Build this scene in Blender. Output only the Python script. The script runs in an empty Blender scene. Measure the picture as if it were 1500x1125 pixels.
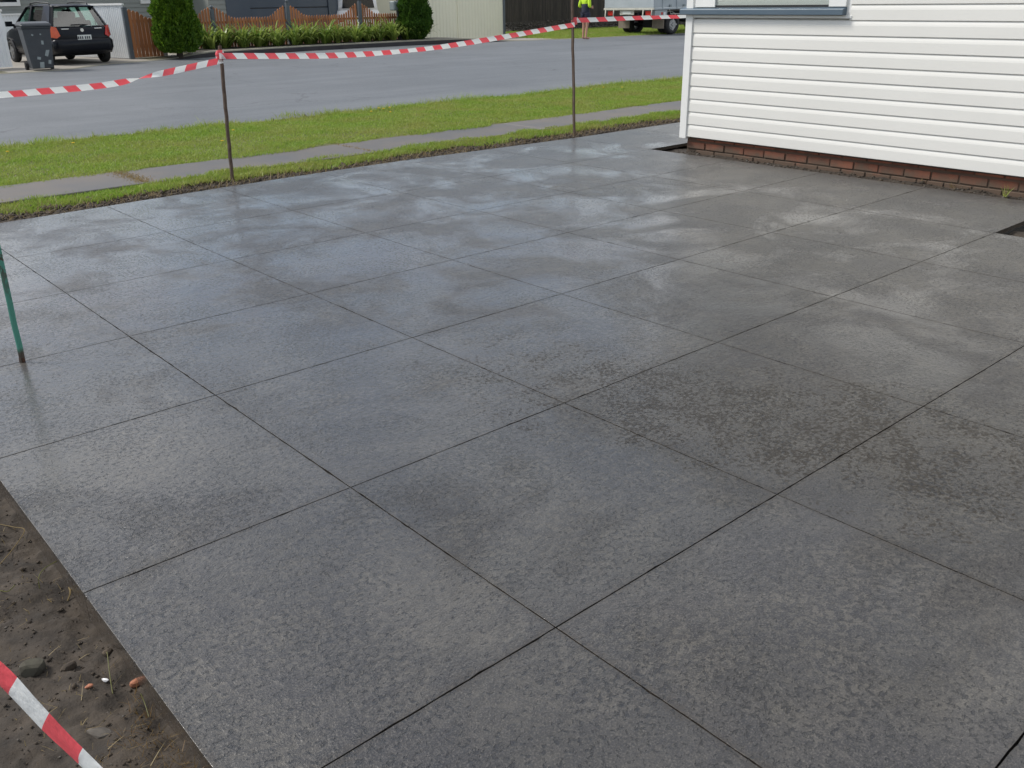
import bpy, bmesh, math, random
import numpy as np
from mathutils import Vector, Matrix
random.seed(7); rng = np.random.default_rng(7)
S = bpy.context.scene
COL = S.collection
R = math.radians

# ------------------------------------------------------------------ camera
CAM = Vector((-1.3167, -2.3557, 1.4936))
PITCH, ROLL, YAW, FPX = 0.404778, 0.015489, 0.716248, 1318.43
_f = Vector((math.cos(PITCH)*math.sin(YAW), math.cos(PITCH)*math.cos(YAW), -math.sin(PITCH)))
_r = Vector((math.cos(YAW), -math.sin(YAW), 0)); _d = _f.cross(_r)
_c, _s = math.cos(ROLL), math.sin(ROLL)
RT = _c*_r+_s*_d; DN = -_s*_r+_c*_d; FW = _f
cam = bpy.data.cameras.new('Camera'); camo = bpy.data.objects.new('Camera', cam); COL.objects.link(camo)
cam.sensor_width = 36; cam.lens = FPX/1500*36; cam.clip_end = 2000; cam.clip_start = 0.05
mw = Matrix.Identity(4)
for i in range(3):
    mw[i][0] = RT[i]; mw[i][1] = -DN[i]; mw[i][2] = -FW[i]; mw[i][3] = CAM[i]
camo.matrix_world = mw
S.camera = camo
# ------------------------------------------------------------------ world, sun, exposure
SUN_EL, SUN_AZ = 48, -38          # azimuth from +Y, negative towards -X
W = bpy.data.worlds.new('World'); S.world = W; W.use_nodes = True
nt = W.node_tree; nt.nodes.clear()
wo = nt.nodes.new('ShaderNodeOutputWorld'); bg = nt.nodes.new('ShaderNodeBackground')
sky = nt.nodes.new('ShaderNodeTexSky'); sky.sky_type = 'NISHITA'; sky.sun_disc = False
sky.sun_elevation = R(SUN_EL); sky.sun_rotation = R(SUN_AZ); sky.air_density = 1.0; sky.dust_density = 1.0
tc = nt.nodes.new('ShaderNodeTexCoord'); mp = nt.nodes.new('ShaderNodeMapping'); mp.inputs['Scale'].default_value = (1, 1, 2.6)
nz = nt.nodes.new('ShaderNodeTexNoise'); nz.inputs['Scale'].default_value = 4.2; nz.inputs['Detail'].default_value = 7; nz.inputs['Roughness'].default_value = .58
cr = nt.nodes.new('ShaderNodeValToRGB'); cr.color_ramp.elements[0].position = .44; cr.color_ramp.elements[1].position = .58
mx = nt.nodes.new('ShaderNodeMix'); mx.data_type = 'RGBA'
nz2 = nt.nodes.new('ShaderNodeTexNoise'); nz2.inputs['Scale'].default_value = 5.5; nz2.inputs['Detail'].default_value = 6
cc = nt.nodes.new('ShaderNodeMix'); cc.data_type = 'RGBA'; cc.inputs[6].default_value = (5.6, 5.75, 5.9, 1); cc.inputs[7].default_value = (15, 14.9, 14.6, 1)
cr2 = nt.nodes.new('ShaderNodeValToRGB'); cr2.color_ramp.elements[0].position = .40; cr2.color_ramp.elements[1].position = .66
L = nt.links.new
L(tc.outputs['Generated'], mp.inputs[0]); L(mp.outputs[0], nz.inputs['Vector']); L(nz.outputs['Fac'], cr.inputs[0])
L(mp.outputs[0], nz2.inputs['Vector']); L(nz2.outputs['Fac'], cr2.inputs[0]); L(cr2.outputs[0], cc.inputs[0]); L(cc.outputs[2], mx.inputs[7])
L(cr.outputs[0], mx.inputs[0]); L(sky.outputs[0], mx.inputs[6]); L(mx.outputs[2], bg.inputs[0]); L(bg.outputs[0], wo.inputs[0])
bg.inputs[1].default_value = 0.1
sun = bpy.data.lights.new('sun', 'SUN'); sun.energy = 2.6; sun.angle = R(14); sun.color = (1, .96, .9)
suno = bpy.data.objects.new('sun', sun); COL.objects.link(suno)
sd = Vector((math.sin(R(SUN_AZ))*math.cos(R(SUN_EL)), math.cos(R(SUN_AZ))*math.cos(R(SUN_EL)), math.sin(R(SUN_EL))))
suno.rotation_euler = sd.to_track_quat('Z', 'Y').to_euler()
S.view_settings.view_transform = 'Standard'; S.view_settings.look = 'None'; S.view_settings.exposure = 0.42; S.view_settings.gamma = 1

# ------------------------------------------------------------------ helpers
def ray(px, py): return RT*((px-750)/FPX)+DN*((py-562.5)/FPX)+FW
def G(px, py, z=0.):           # the point at height z that a photo position looks at
    d = ray(px, py); return CAM+d*((z-CAM.z)/d.z)
def Y(px, py, y):
    d = ray(px, py); return CAM+d*((y-CAM.y)/d.y)
def X(px, py, x):
    d = ray(px, py); return CAM+d*((x-CAM.x)/d.x)
def props(o, label=None, cat=None, group=None, kind=None):
    for k, v in (('label', label), ('category', cat), ('group', group), ('kind', kind)):
        if v: o[k] = v
    return o
def link(name, me, mat, parent=None):
    o = bpy.data.objects.new(name, me); COL.objects.link(o)
    if mat and not me.materials: me.materials.append(mat)
    if parent: o.parent = parent
    return o
def empty(name, loc, rz=0):
    o = bpy.data.objects.new(name, None); COL.objects.link(o); o.empty_display_size = .2
    o.location = loc; o.rotation_euler = (0, 0, rz); return o
class MB:
    def __init__(s): s.v = []; s.f = []
    def add(s, v, f):
        n = len(s.v); s.v += [tuple(p) for p in v]; s.f += [tuple(i+n for i in q) for q in f]; return s
    def box(s, c, d, m=None):
        v = [Vector((x*d[0]/2, y*d[1]/2, z*d[2]/2)) for x in (-1, 1) for y in (-1, 1) for z in (-1, 1)]
        if m is not None: v = [m @ p for p in v]
        v = [p+Vector(c) for p in v]
        return s.add(v, [(0, 1, 3, 2), (4, 6, 7, 5), (0, 4, 5, 1), (2, 3, 7, 6), (0, 2, 6, 4), (1, 5, 7, 3)])
    def bb(s, x0, x1, y0, y1, z0, z1): return s.box(((x0+x1)/2, (y0+y1)/2, (z0+z1)/2), (x1-x0, y1-y0, z1-z0))
    def prism(s, poly, a, b):            # poly: list of 3D points at a; extruded by vector (b)
        n = len(poly); b = Vector(b)
        v = [Vector(p) for p in poly]; v += [p+b for p in v]
        return s.add(v, [tuple(range(n))[::-1], tuple(range(n, 2*n))]+[(i, (i+1) % n, (i+1) % n+n, i+n) for i in range(n)])
    def tube(s, pts, rad, n=8, cap=True):
        pts = [Vector(p) for p in pts]; rs = rad if hasattr(rad, '__len__') else [rad]*len(pts)
        rings = []
        for i, p in enumerate(pts):
            t = (pts[min(i+1, len(pts)-1)]-pts[max(i-1, 0)]).normalized()
            u = t.cross(Vector((0, 0, 1)) if abs(t.z) < .9 else Vector((1, 0, 0))).normalized(); w = t.cross(u)
            rings.append([p+rs[i]*(math.cos(2*math.pi*k/n)*u+math.sin(2*math.pi*k/n)*w) for k in range(n)])
        v = [p for r_ in rings for p in r_]; f = []
        for i in range(len(pts)-1):
            for k in range(n): f.append((i*n+k, i*n+(k+1) % n, (i+1)*n+(k+1) % n, (i+1)*n+k))
        if cap: f += [tuple(range(n))[::-1], tuple(range((len(pts)-1)*n, len(pts)*n))]
        return s.add(v, f)
    def disc(s, c, axis, r0, r1, t, n=20):   # ring/cylinder about axis, from c to c+t*axis
        axis = Vector(axis).normalized(); return s.tube([Vector(c), Vector(c)+axis*t], [r0, r1], n)
    def build(s, name, mat, parent=None, smooth=False, bevel=0):
        me = bpy.data.meshes.new(name); me.from_pydata(s.v, [], s.f); me.update()
        bm = bmesh.new(); bm.from_mesh(me)
        bmesh.ops.recalc_face_normals(bm, faces=bm.faces)
        if bevel: bmesh.ops.bevel(bm, geom=list(bm.edges), offset=bevel, segments=1, affect='EDGES')
        bm.to_mesh(me); bm.free()
        if smooth:
            for p in me.polygons: p.use_smooth = True
        return link(name, me, mat, parent)
def np_mesh(name, v, f, mat, parent=None, smooth=False):
    v = np.asarray(v, np.float32); f = np.asarray(f, np.int32); k = f.shape[1]
    me = bpy.data.meshes.new(name); me.vertices.add(len(v)); me.vertices.foreach_set('co', v.ravel())
    me.loops.add(f.size); me.loops.foreach_set('vertex_index', f.ravel())
    me.polygons.add(len(f)); me.polygons.foreach_set('loop_start', np.arange(0, f.size, k, dtype=np.int32))
    me.polygons.foreach_set('loop_total', np.full(len(f), k, np.int32))
    if smooth: me.polygons.foreach_set('use_smooth', np.ones(len(f), bool))
    me.update(); me.validate(); return link(name, me, mat, parent)
def vnoise(x, y, seed=0):               # smooth value noise on arrays
    xi = np.floor(x).astype(int); yi = np.floor(y).astype(int); fx = x-xi; fy = y-yi
    fx = fx*fx*(3-2*fx); fy = fy*fy*(3-2*fy)
    def h(a, b):
        n = (a*374761393+b*668265263+seed*1442695041) & 0x7fffffff
        n = ((n ^ (n >> 13))*1274126177) & 0x7fffffff
        return ((n ^ (n >> 16)) & 0xffff)/65535.
    return (h(xi, yi)*(1-fx)+h(xi+1, yi)*fx)*(1-fy)+(h(xi, yi+1)*(1-fx)+h(xi+1, yi+1)*fx)*fy
def fbm(x, y, o=4, seed=0):
    s = 0; a = .5
    for i in range(o): s = s+a*(vnoise(x*2**i, y*2**i, seed+i)-.5); a *= .5
    return s
def grid(name, x0, x1, y0, y1, step, zf, mat, ykerb=None):
    nx = max(2, int((x1-x0)/step)+1); ny = max(2, int((y1-y0)/step)+1)
    xs, ys = np.meshgrid(np.linspace(x0, x1, nx), np.linspace(y0, y1, ny))
    if ykerb is not None: ys = ykerb(xs)+(ys-y0)
    z = zf(xs, ys); v = np.stack([xs, ys, z], -1).reshape(-1, 3)
    i = np.arange(nx*ny).reshape(ny, nx); f = np.stack([i[:-1, :-1], i[:-1, 1:], i[1:, 1:], i[1:, :-1]], -1).reshape(-1, 4)
    return np_mesh(name, v, f, mat, smooth=True)
def tree_copy(o, parent=None):
    c = o.copy(); COL.objects.link(c); c.parent = parent
    for ch in list(o.children): tree_copy(ch, c)
    return c

# ------------------------------------------------------------------ materials
def newmat(name):
    m = bpy.data.materials.new(name); m.use_nodes = True; t = m.node_tree
    return m, t, t.nodes['Principled BSDF'], t.links.new
def N(t, typ, **k):
    n = t.nodes.new(typ)
    for a, b in k.items():
        if a in n.inputs: n.inputs[a].default_value = b
        else: setattr(n, a, b)
    return n
def ramp(t, src, p0, p1, c0=(0, 0, 0, 1), c1=(1, 1, 1, 1)):
    r = t.nodes.new('ShaderNodeValToRGB'); e = r.color_ramp.elements
    e[0].position = p0; e[1].position = p1; e[0].color = c0; e[1].color = c1
    t.links.new(src, r.inputs[0]); return r.outputs[0]
def mixc(t, fac, a, b, blend='MIX'):
    m = t.nodes.new('ShaderNodeMix'); m.data_type = 'RGBA'; m.blend_type = blend
    for v, i in ((fac, 0), (a, 6), (b, 7)):
        if hasattr(v, 'is_output'): t.links.new(v, m.inputs[i])
        elif i == 0: m.inputs[0].default_value = v
        else: m.inputs[i].default_value = (*v, 1) if len(v) == 3 else v
    return m.outputs[2]
def math_(t, op, a, b=None):
    m = t.nodes.new('ShaderNodeMath'); m.operation = op
    for i, v in enumerate((a, b)):
        if v is None: continue
        if hasattr(v, 'is_output'): t.links.new(v, m.inputs[i])
        else: m.inputs[i].default_value = v
    return m.outputs[0]
def noise(t, scale, detail=4, rough=.55, vec=None, dist=0):
    n = N(t, 'ShaderNodeTexNoise', Scale=scale, Detail=detail, Roughness=rough, Distortion=dist)
    if vec is not None: t.links.new(vec, n.inputs['Vector'])
    return n.outputs['Fac']
def pos(t): return t.nodes.new('ShaderNodeNewGeometry').outputs['Position']
def pm(name, c1, c2=None, scale=8, rough=.6, bump=0., bscale=60, metal=0., spec=.5, stretch=None, island=0., rrange=0., objrand=0.):
    m, t, b, L = newmat(name)
    c2 = c2 or tuple(x*.8 for x in c1)
    v = pos(t)
    if stretch:
        mpn = N(t, 'ShaderNodeMapping'); mpn.inputs['Scale'].default_value = stretch; L(v, mpn.inputs[0]); v = mpn.outputs[0]
    f = ramp(t, noise(t, scale, 5, .6, v), .32, .68)
    c = mixc(t, f, c1, c2)
    if island or objrand:
        src = t.nodes.new('ShaderNodeNewGeometry').outputs['Random Per Island'] if island else t.nodes.new('ShaderNodeObjectInfo').outputs['Random']
        k = island or objrand
        c = mixc(t, 1., c, ramp(t, src, 0, 1, (1-k, 1-k, 1-k, 1), (1+k*.6, 1+k*.6, 1+k*.5, 1)), 'MULTIPLY')
    L(c, b.inputs['Base Color'])
    b.inputs['Roughness'].default_value = rough; b.inputs['Metallic'].default_value = metal; b.inputs['Specular IOR Level'].default_value = spec
    if rrange:
        mr = N(t, 'ShaderNodeMapRange'); mr.inputs[3].default_value = rough-rrange; mr.inputs[4].default_value = rough+rrange; L(f, mr.inputs[0]); L(mr.outputs[0], b.inputs['Roughness'])
    if bump:
        bn = N(t, 'ShaderNodeBump', Strength=min(1, bump*20), Distance=bump); L(noise(t, bscale, 5, .65, v), bn.inputs['Height']); L(bn.outputs[0], b.inputs['Normal'])
    return m

def wet_concrete():
    m, t, b, L = newmat('wet_charcoal_concrete'); p = pos(t)
    big = noise(t, .9, 2, .55, p); med = noise(t, 4.5, 4, .62, p, .4); fine = noise(t, 48, 3, .7, p); grit = noise(t, 190, 2, .7, p); blot = noise(t, 17, 3, .62, p, .5)
    c = mixc(t, ramp(t, med, .3, .72), (.030, .0295, .029), (.085, .081, .073))
    c = mixc(t, ramp(t, big, .35, .65), c, mixc(t, .5, c, (.066, .062, .055)))
    c = mixc(t, math_(t, 'MULTIPLY', ramp(t, noise(t, 2.2, 5, .6, p, .3), .46, .66), .7), c, (.024, .024, .030))
    # stipple left by the texturing tools: dark and light flecks, stronger in some places
    amt = ramp(t, noise(t, 1.7, 3, .5, p), .30, .66, (.35, .35, .35, 1), (1, 1, 1, 1))
    c = mixc(t, math_(t, 'MULTIPLY', ramp(t, blot, .49, .62), math_(t, 'MULTIPLY', amt, .75)), c, (.017, .017, .021))
    c = mixc(t, math_(t, 'MULTIPLY', ramp(t, fine, .54, .68), math_(t, 'MULTIPLY', amt, .6)), c, (.140, .134, .124))
    c = mixc(t, math_(t, 'MULTIPLY', ramp(t, fine, .49, .36), math_(t, 'MULTIPLY', amt, .85)), c, (.013, .013, .015))
    c = mixc(t, math_(t, 'MULTIPLY', ramp(t, grit, .50, .72), .5), c, (.165, .160, .149))
    # trowel drag: faint streaks running one way
    mg = N(t, 'ShaderNodeMapping'); mg.inputs['Rotation'].default_value = (0, 0, .5); mg.inputs['Scale'].default_value = (3, 26, 1); L(p, mg.inputs[0])
    drag = noise(t, 1.0, 3, .6, mg.outputs[0], .6)
    c = mixc(t, math_(t, 'MULTIPLY', ramp(t, drag, .50, .70), .35), c, (.030, .030, .032))
    # grime and slurry along the saw cuts
    gc = t.nodes.new('ShaderNodeTexCoord'); gs = t.nodes.new('ShaderNodeSeparateXYZ'); L(gc.outputs['Generated'], gs.inputs[0])
    ed = [math_(t, 'MINIMUM', gs.outputs[k], math_(t, 'SUBTRACT', 1., gs.outputs[k])) for k in (0, 1)]
    e = math_(t, 'MINIMUM', *ed); e = math_(t, 'ADD', e, math_(t, 'ADD', math_(t, 'MULTIPLY', math_(t, 'SUBTRACT', fine, .5), .07), math_(t, 'MULTIPLY', math_(t, 'SUBTRACT', med, .5), .06)))
    c = mixc(t, ramp(t, e, .002, .022, (.55, .55, .55, 1), (0, 0, 0, 1)), c, (.028, .023, .017))
    # pits: dark little hollows, thicker in patches
    pn = noise(t, 62, 3, .6, p, .35); patch = noise(t, 2.6, 4, .6, p)
    th = math_(t, 'ADD', pn, math_(t, 'MULTIPLY', math_(t, 'SUBTRACT', patch, .5), .40))
    pit = ramp(t, th, .565, .635)
    # muddy blotches of their own shape
    ml = N(t, 'ShaderNodeMapping'); ml.vector_type = 'TEXTURE'; ml.inputs['Location'].default_value = (1.50, -.72, 0); ml.inputs['Rotation'].default_value = (0, 0, R(-70)); ml.inputs['Scale'].default_value = (1.7, .66, 1); L(p, ml.inputs[0])
    dv = N(t, 'ShaderNodeVectorMath', operation='LENGTH'); L(ml.outputs[0], dv.inputs[0])
    near = ramp(t, math_(t, 'ADD', dv.outputs['Value'], math_(t, 'MULTIPLY', math_(t, 'SUBTRACT', noise(t, 3.2, 3, .6, p), .5), 1.5)), .35, 1.1, (1, 1, 1, 1), (0, 0, 0, 1))
    sp1 = math_(t, 'ADD', noise(t, 58, 4, .65, p, .25), math_(t, 'MULTIPLY', math_(t, 'SUBTRACT', noise(t, 9, 2, .5, p), .5), .35))
    mud = ramp(t, math_(t, 'ADD', sp1, math_(t, 'MULTIPLY', near, .13)), .595, .665)
    mud = math_(t, 'MULTIPLY', mud, ramp(t, near, .0, .25))
    c = mixc(t, math_(t, 'MULTIPLY', near, .30), c, (.080, .076, .066))
    c = mixc(t, math_(t, 'MULTIPLY', mud, .85), c, (.017, .012, .006))
    c = mixc(t, math_(t, 'MULTIPLY', pit, .8), c, (.014, .014, .016))
    # each saw-cut panel a little different
    oi = t.nodes.new('ShaderNodeObjectInfo').outputs['Random']
    c = mixc(t, 1., c, ramp(t, oi, 0, 1, (.95, .90, .83, 1), (1.15, 1.08, .99, 1)), 'MULTIPLY')
    # dirt splashed on the formed edge below the top surface
    z = t.nodes.new('ShaderNodeSeparateXYZ'); L(p, z.inputs[0])
    c = mixc(t, ramp(t, math_(t, 'ADD', math_(t, 'MULTIPLY', z.outputs[2], 10.), math_(t, 'MULTIPLY', blot, .5)), -.12, .16, (.9, .9, .9, 1), (0, 0, 0, 1)), c, (.060, .047, .036))
    L(c, b.inputs['Base Color'])
    # water film: patches where it stands smooth, others where it has drained
    film = ramp(t, math_(t, 'ADD', noise(t, 1.5, 5, .64, p, .5), math_(t, 'MULTIPLY', math_(t, 'SUBTRACT', z.outputs[0], 2.6), .030)), .42, .57)
    dry = math_(t, 'MAXIMUM', film, math_(t, 'MULTIPLY', near, .8))
    b.inputs['Roughness'].default_value = .42; b.inputs['Specular IOR Level'].default_value = .5
    h = math_(t, 'ADD', math_(t, 'MULTIPLY', fine, .6), math_(t, 'MULTIPLY', blot, .7)); h = math_(t, 'ADD', h, math_(t, 'MULTIPLY', drag, .35))
    h = math_(t, 'SUBTRACT', h, math_(t, 'MULTIPLY', pit, .6)); h = math_(t, 'ADD', h, math_(t, 'MULTIPLY', grit, .22))
    bn = N(t, 'ShaderNodeBump', Strength=.85, Distance=.007); L(h, bn.inputs['Height']); L(bn.outputs[0], b.inputs['Normal'])
    L(math_(t, 'SUBTRACT', 1., math_(t, 'MULTIPLY', math_(t, 'MAXIMUM', dry, math_(t, 'MULTIPLY', mud, 1.5)), .6)), b.inputs['Coat Weight'])
    L(math_(t, 'ADD', .06, math_(t, 'MULTIPLY', dry, .22)), b.inputs['Coat Roughness']); b.inputs['Coat IOR'].default_value = 1.38
    # a stretch where the finish stayed crusty under standing water
    d2 = N(t, 'ShaderNodeVectorMath', operation='DISTANCE'); L(p, d2.inputs[0]); d2.inputs[1].default_value = (4.3, 3.05, 0)
    crust = math_(t, 'MULTIPLY', ramp(t, math_(t, 'ADD', d2.outputs['Value'], math_(t, 'MULTIPLY', big, 1.2)), .9, 2.0, (1, 1, 1, 1), (0, 0, 0, 1)), ramp(t, noise(t, 9, 4, .6, p), .42, .58))
    cst = math_(t, 'ADD', .30, math_(t, 'MULTIPLY', crust, .9)); h = math_(t, 'ADD', h, math_(t, 'MULTIPLY', math_(t, 'MULTIPLY', crust, noise(t, 15, 2, .5, p)), 5.5))
    cb = N(t, 'ShaderNodeBump', Distance=.004); L(h, cb.inputs['Height']); L(math_(t, 'ADD', cst, math_(t, 'MULTIPLY', dry, .3)), cb.inputs['Strength']); L(cb.outputs[0], b.inputs['Coat Normal'])
    return m
def tape_mat():
    m, t, b, L = newmat('striped_tape')
    uv = t.nodes.new('ShaderNodeUVMap'); sp = t.nodes.new('ShaderNodeSeparateXYZ'); L(uv.outputs[0], sp.inputs[0])
    u = math_(t, 'ADD', sp.outputs[0], sp.outputs[1])
    fr = math_(t, 'FRACT', math_(t, 'DIVIDE', u, .2)); st = math_(t, 'GREATER_THAN', fr, .5)
    c = mixc(t, st, (.82, .84, .84), (.86, .115, .14)); L(c, b.inputs['Base Color']); b.inputs['Roughness'].default_value = .38
    tr = t.nodes.new('ShaderNodeBsdfTranslucent'); L(c, tr.inputs[0]); ms = t.nodes.new('ShaderNodeMixShader'); ms.inputs[0].default_value = .35
    L(b.outputs[0], ms.inputs[1]); L(tr.outputs[0], ms.inputs[2]); L(ms.outputs[0], t.nodes['Material Output'].inputs[0])
    bn = N(t, 'ShaderNodeBump', Strength=.8, Distance=.008); L(noise(t, 28, 3, .5, pos(t)), bn.inputs['Height']); L(bn.outputs[0], b.inputs['Normal'])
    return m
def leaf_mat(name, c1, c2, scale=1.2, dry=None, rough=.5):
    m, t, b, L = newmat(name)
    ri = t.nodes.new('ShaderNodeNewGeometry').outputs['Random Per Island']
    c = mixc(t, ri, c1, c2)
    c = mixc(t, ramp(t, noise(t, scale, 4, .6, pos(t)), .38, .66), c, mixc(t, .55, c, dry or c2))
    L(c, b.inputs['Base Color']); b.inputs['Roughness'].default_value = rough; b.inputs['Specular IOR Level'].default_value = .3
    tr = t.nodes.new('ShaderNodeBsdfTranslucent'); L(c, tr.inputs[0]); ms = t.nodes.new('ShaderNodeMixShader'); ms.inputs[0].default_value = .4
    L(b.outputs[0], ms.inputs[1]); L(tr.outputs[0], ms.inputs[2]); L(ms.outputs[0], t.nodes['Material Output'].inputs[0])
    return m
def glass_mat(name, tint, gl=.12):
    m, t, b, L = newmat(name)
    a = t.nodes.new('ShaderNodeBsdfTransparent'); a.inputs[0].default_value = (*tint, 1)
    g = t.nodes.new('ShaderNodeBsdfGlossy'); g.inputs['Roughness'].default_value = .03
    ms = t.nodes.new('ShaderNodeMixShader'); ms.inputs[0].default_value = gl
    L(a.outputs[0], ms.inputs[1]); L(g.outputs[0], ms.inputs[2]); L(ms.outputs[0], t.nodes['Material Output'].inputs[0]); return m
def asphalt():
    m, t, b, L = newmat('worn_asphalt'); p = pos(t)
    mpn = N(t, 'ShaderNodeMapping'); mpn.inputs['Scale'].default_value = (.12, 1.1, 1); L(p, mpn.inputs[0])
    c = mixc(t, ramp(t, noise(t, 1.0, 6, .65, mpn.outputs[0]), .3, .7), (.070, .078, .087), (.128, .136, .145))
    c = mixc(t, math_(t, 'MULTIPLY', ramp(t, noise(t, .35, 5, .6, p, .6), .46, .60), .5), c, (.062, .068, .076))
    c = mixc(t, math_(t, 'MULTIPLY', ramp(t, noise(t, 60, 4, .7, p), .4, .7), .5), c, (.21, .22, .23))
    vo = N(t, 'ShaderNodeTexVoronoi', feature='DISTANCE_TO_EDGE', Scale=.45); mv = N(t, 'ShaderNodeVectorMath', operation='ADD'); nn = N(t, 'ShaderNodeTexNoise', Scale=1.5, Detail=6.0); L(p, nn.inputs['Vector']); L(p, mv.inputs[0]); L(nn.outputs['Color'], mv.inputs[1]); L(mv.outputs[0], vo.inputs['Vector'])
    c = mixc(t, math_(t, 'MULTIPLY', ramp(t, vo.outputs['Distance'], .003, .012, (1, 1, 1, 1), (0, 0, 0, 1)), math_(t, 'MULTIPLY', ramp(t, noise(t, .25, 3, .5, p), .5, .6), .7)), c, (.045, .046, .05))
    L(c, b.inputs['Base Color']); b.inputs['Roughness'].default_value = .6
    bn = N(t, 'ShaderNodeBump', Strength=.5, Distance=.008); L(noise(t, 110, 4, .7, p), bn.inputs['Height']); L(bn.outputs[0], b.inputs['Normal'])
    return m
M = {}
M['slab'] = wet_concrete()
M['slabbase'] = pm('slab_core', (.035, .034, .032), (.05, .047, .043), 12, .9, .003, 80)
M['tape'] = tape_mat()
M['road'] = asphalt()
M['soil'] = pm('damp_soil', (.022, .017, .0125), (.060, .046, .033), 14, .9, .02, 60)
M['clod'] = pm('dark_clods', (.030, .022, .016), (.075, .056, .038), 30, .9, .006, 120, island=.3)
M['turf'] = pm('turf_base', (.085, .10, .026), (.13, .115, .05), 3, .9, .01, 60)
M['earth'] = pm('far_earth', (.10, .105, .05), (.13, .11, .07), .8, .9)
M['path'] = pm('footpath_concrete', (.085, .083, .084), (.130, .108, .088), 1.3, .55, .003, 90, objrand=.1)
M['drive'] = pm('pale_driveway', (.30, .275, .235), (.24, .22, .19), 1.5, .8, .003, 70)
M['kerb'] = pm('kerb_concrete', (.26, .245, .19), (.18, .17, .14), 2, .85, .004, 60)
M['kerbface'] = pm('shaded_stained_kerb_face', (.022, .020, .024), (.04, .036, .036), 2, .8, .004, 60)  # near-black: gutter shade put into the face colour along with dark staining
M['bed'] = pm('bed_soil', (.03, .026, .02), (.05, .042, .03), 6, .95, .01, 40)
M['grass'] = leaf_mat('grass_blades', (.165, .295, .032), (.32, .43, .068), 1.3, (.37, .33, .11))
M['dry'] = leaf_mat('dry_straw', (.36, .29, .15), (.26, .19, .09), 2)
M['root'] = leaf_mat('brown_rootlets', (.16, .085, .03), (.22, .15, .06), 3)
M['stalk'] = leaf_mat('soil_stalks', (.13, .15, .035), (.17, .16, .05), 3)
M['siding'] = pm('white_vinyl', (.765, .755, .715), (.725, .715, .675), .9, .42, 0)
M['trim'] = pm('white_trim', (.80, .80, .78), (.76, .76, .74), 3, .4)
M['brick'] = pm('red_brick', (.29, .090, .046), (.19, .066, .040), 11, .85, .004, 70, objrand=.3)
def dirty(mt, z0, z1, col):
    t = mt.node_tree; b = t.nodes['Principled BSDF']; src = b.inputs['Base Color'].links[0].from_socket
    p = pos(t); sp = t.nodes.new('ShaderNodeSeparateXYZ'); t.links.new(p, sp.inputs[0])
    f = math_(t, 'ADD', sp.outputs[2], math_(t, 'MULTIPLY', math_(t, 'SUBTRACT', noise(t, 3.5, 6, .65, p), .5), .30))
    t.links.new(mixc(t, ramp(t, math_(t, 'MULTIPLY', f, 3.), z0*3, z1*3, (.92, .92, .92, 1), (0, 0, 0, 1)), src, col), b.inputs['Base Color'])
dirty(M['brick'], -.05, .10, (.10, .072, .050))
M['mortar'] = pm('mortar', (.20, .105, .07), (.10, .06, .042), 7, .95, .004, 90)
dirty(M['mortar'], .0, .14, (.07, .053, .038))
M['sill'] = pm('blue_grey_steel', (.075, .115, .155), (.09, .13, .17), 4, .4)
M['blind'] = pm('grey_blind', (.40, .41, .40), (.36, .37, .36), 3, .7)
M['pane'] = glass_mat('window_glass', (.9, .93, .92), .18)
M['rust'] = pm('rusty_steel', (.085, .055, .042), (.14, .10, .075), 22, .8, .003, 120)
M['rustdark'] = pm('dark_rust', (.09, .035, .018), (.045, .022, .015), 40, .85, .003, 120)
def green_post():
    m, t, b, L = newmat('chipped_green_paint'); p = pos(t)
    f = ramp(t, noise(t, 26, 5, .65, p), .50, .56)
    z = t.nodes.new('ShaderNodeSeparateXYZ'); L(p, z.inputs[0])
    f2 = math_(t, 'MAXIMUM', math_(t, 'MULTIPLY', f, ramp(t, z.outputs[2], .22, .48)), ramp(t, z.outputs[2], .045, .07, (1, 1, 1, 1), (0, 0, 0, 1)))
    L(mixc(t, f2, (.075, .27, .205), (.075, .058, .045)), b.inputs['Base Color']); b.inputs['Roughness'].default_value = .55; return m
M['greenpost'] = green_post()
M['stone'] = pm('grey_stone', (.12, .105, .088), (.07, .06, .05), 30, .85, .004, 90)
M['mudrock'] = pm('muddy_rock', (.065, .06, .042), (.04, .034, .026), 25, .9, .006, 60)
M['chip'] = pm('brick_chip', (.42, .17, .09), (.30, .12, .07), 40, .85, .003, 90)
M['white'] = pm('white_plastic', (.78, .78, .78), (.7, .7, .7), 10, .4)
M['carblack'] = pm('black_car_paint', (.006, .007, .011), (.008, .009, .013), 3, .25, spec=.25)
M['blackplastic'] = pm('black_plastic', (.015, .015, .017), (.02, .02, .022), 10, .5)
M['tyre'] = pm('tyre_rubber', (.014, .014, .015), (.022, .021, .02), 20, .8)
M['rim'] = pm('wheel_silver', (.42, .42, .42), (.35, .35, .35), 20, .35, metal=.7)
M['red'] = pm('red_lens', (.55, .03, .02), (.45, .02, .015), 20, .2)
M['amber'] = pm('orange_lens', (.7, .13, .05), (.6, .1, .04), 20, .2)
M['chrome'] = pm('chrome', (.75, .75, .76), (.7, .7, .7), 5, .2, metal=.9)
M['plate'] = pm('plate_white', (.68, .70, .66), (.62, .64, .6), 12, .45)
M['ink'] = pm('dark_print', (.05, .05, .06), None, 12, .5)
M['carglass'] = glass_mat('car_glass', (.58, .78, .70), .12)
M['darkglass'] = pm('dark_tinted_glass', (.008, .010, .022), (.01, .012, .02), 3, .08)
M['seat'] = pm('seat_cloth', (.02, .02, .028), None, 10, .9)
M['bin'] = pm('grey_bin_plastic', (.048, .054, .062), (.06, .066, .074), 6, .5)
M['sticker'] = pm('pale_sticker', (.30, .34, .34), (.22, .25, .25), 40, .5)
M['whitefence'] = pm('white_sheet_metal', (.82, .84, .85), (.76, .78, .79), 1.5, .45)
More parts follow.
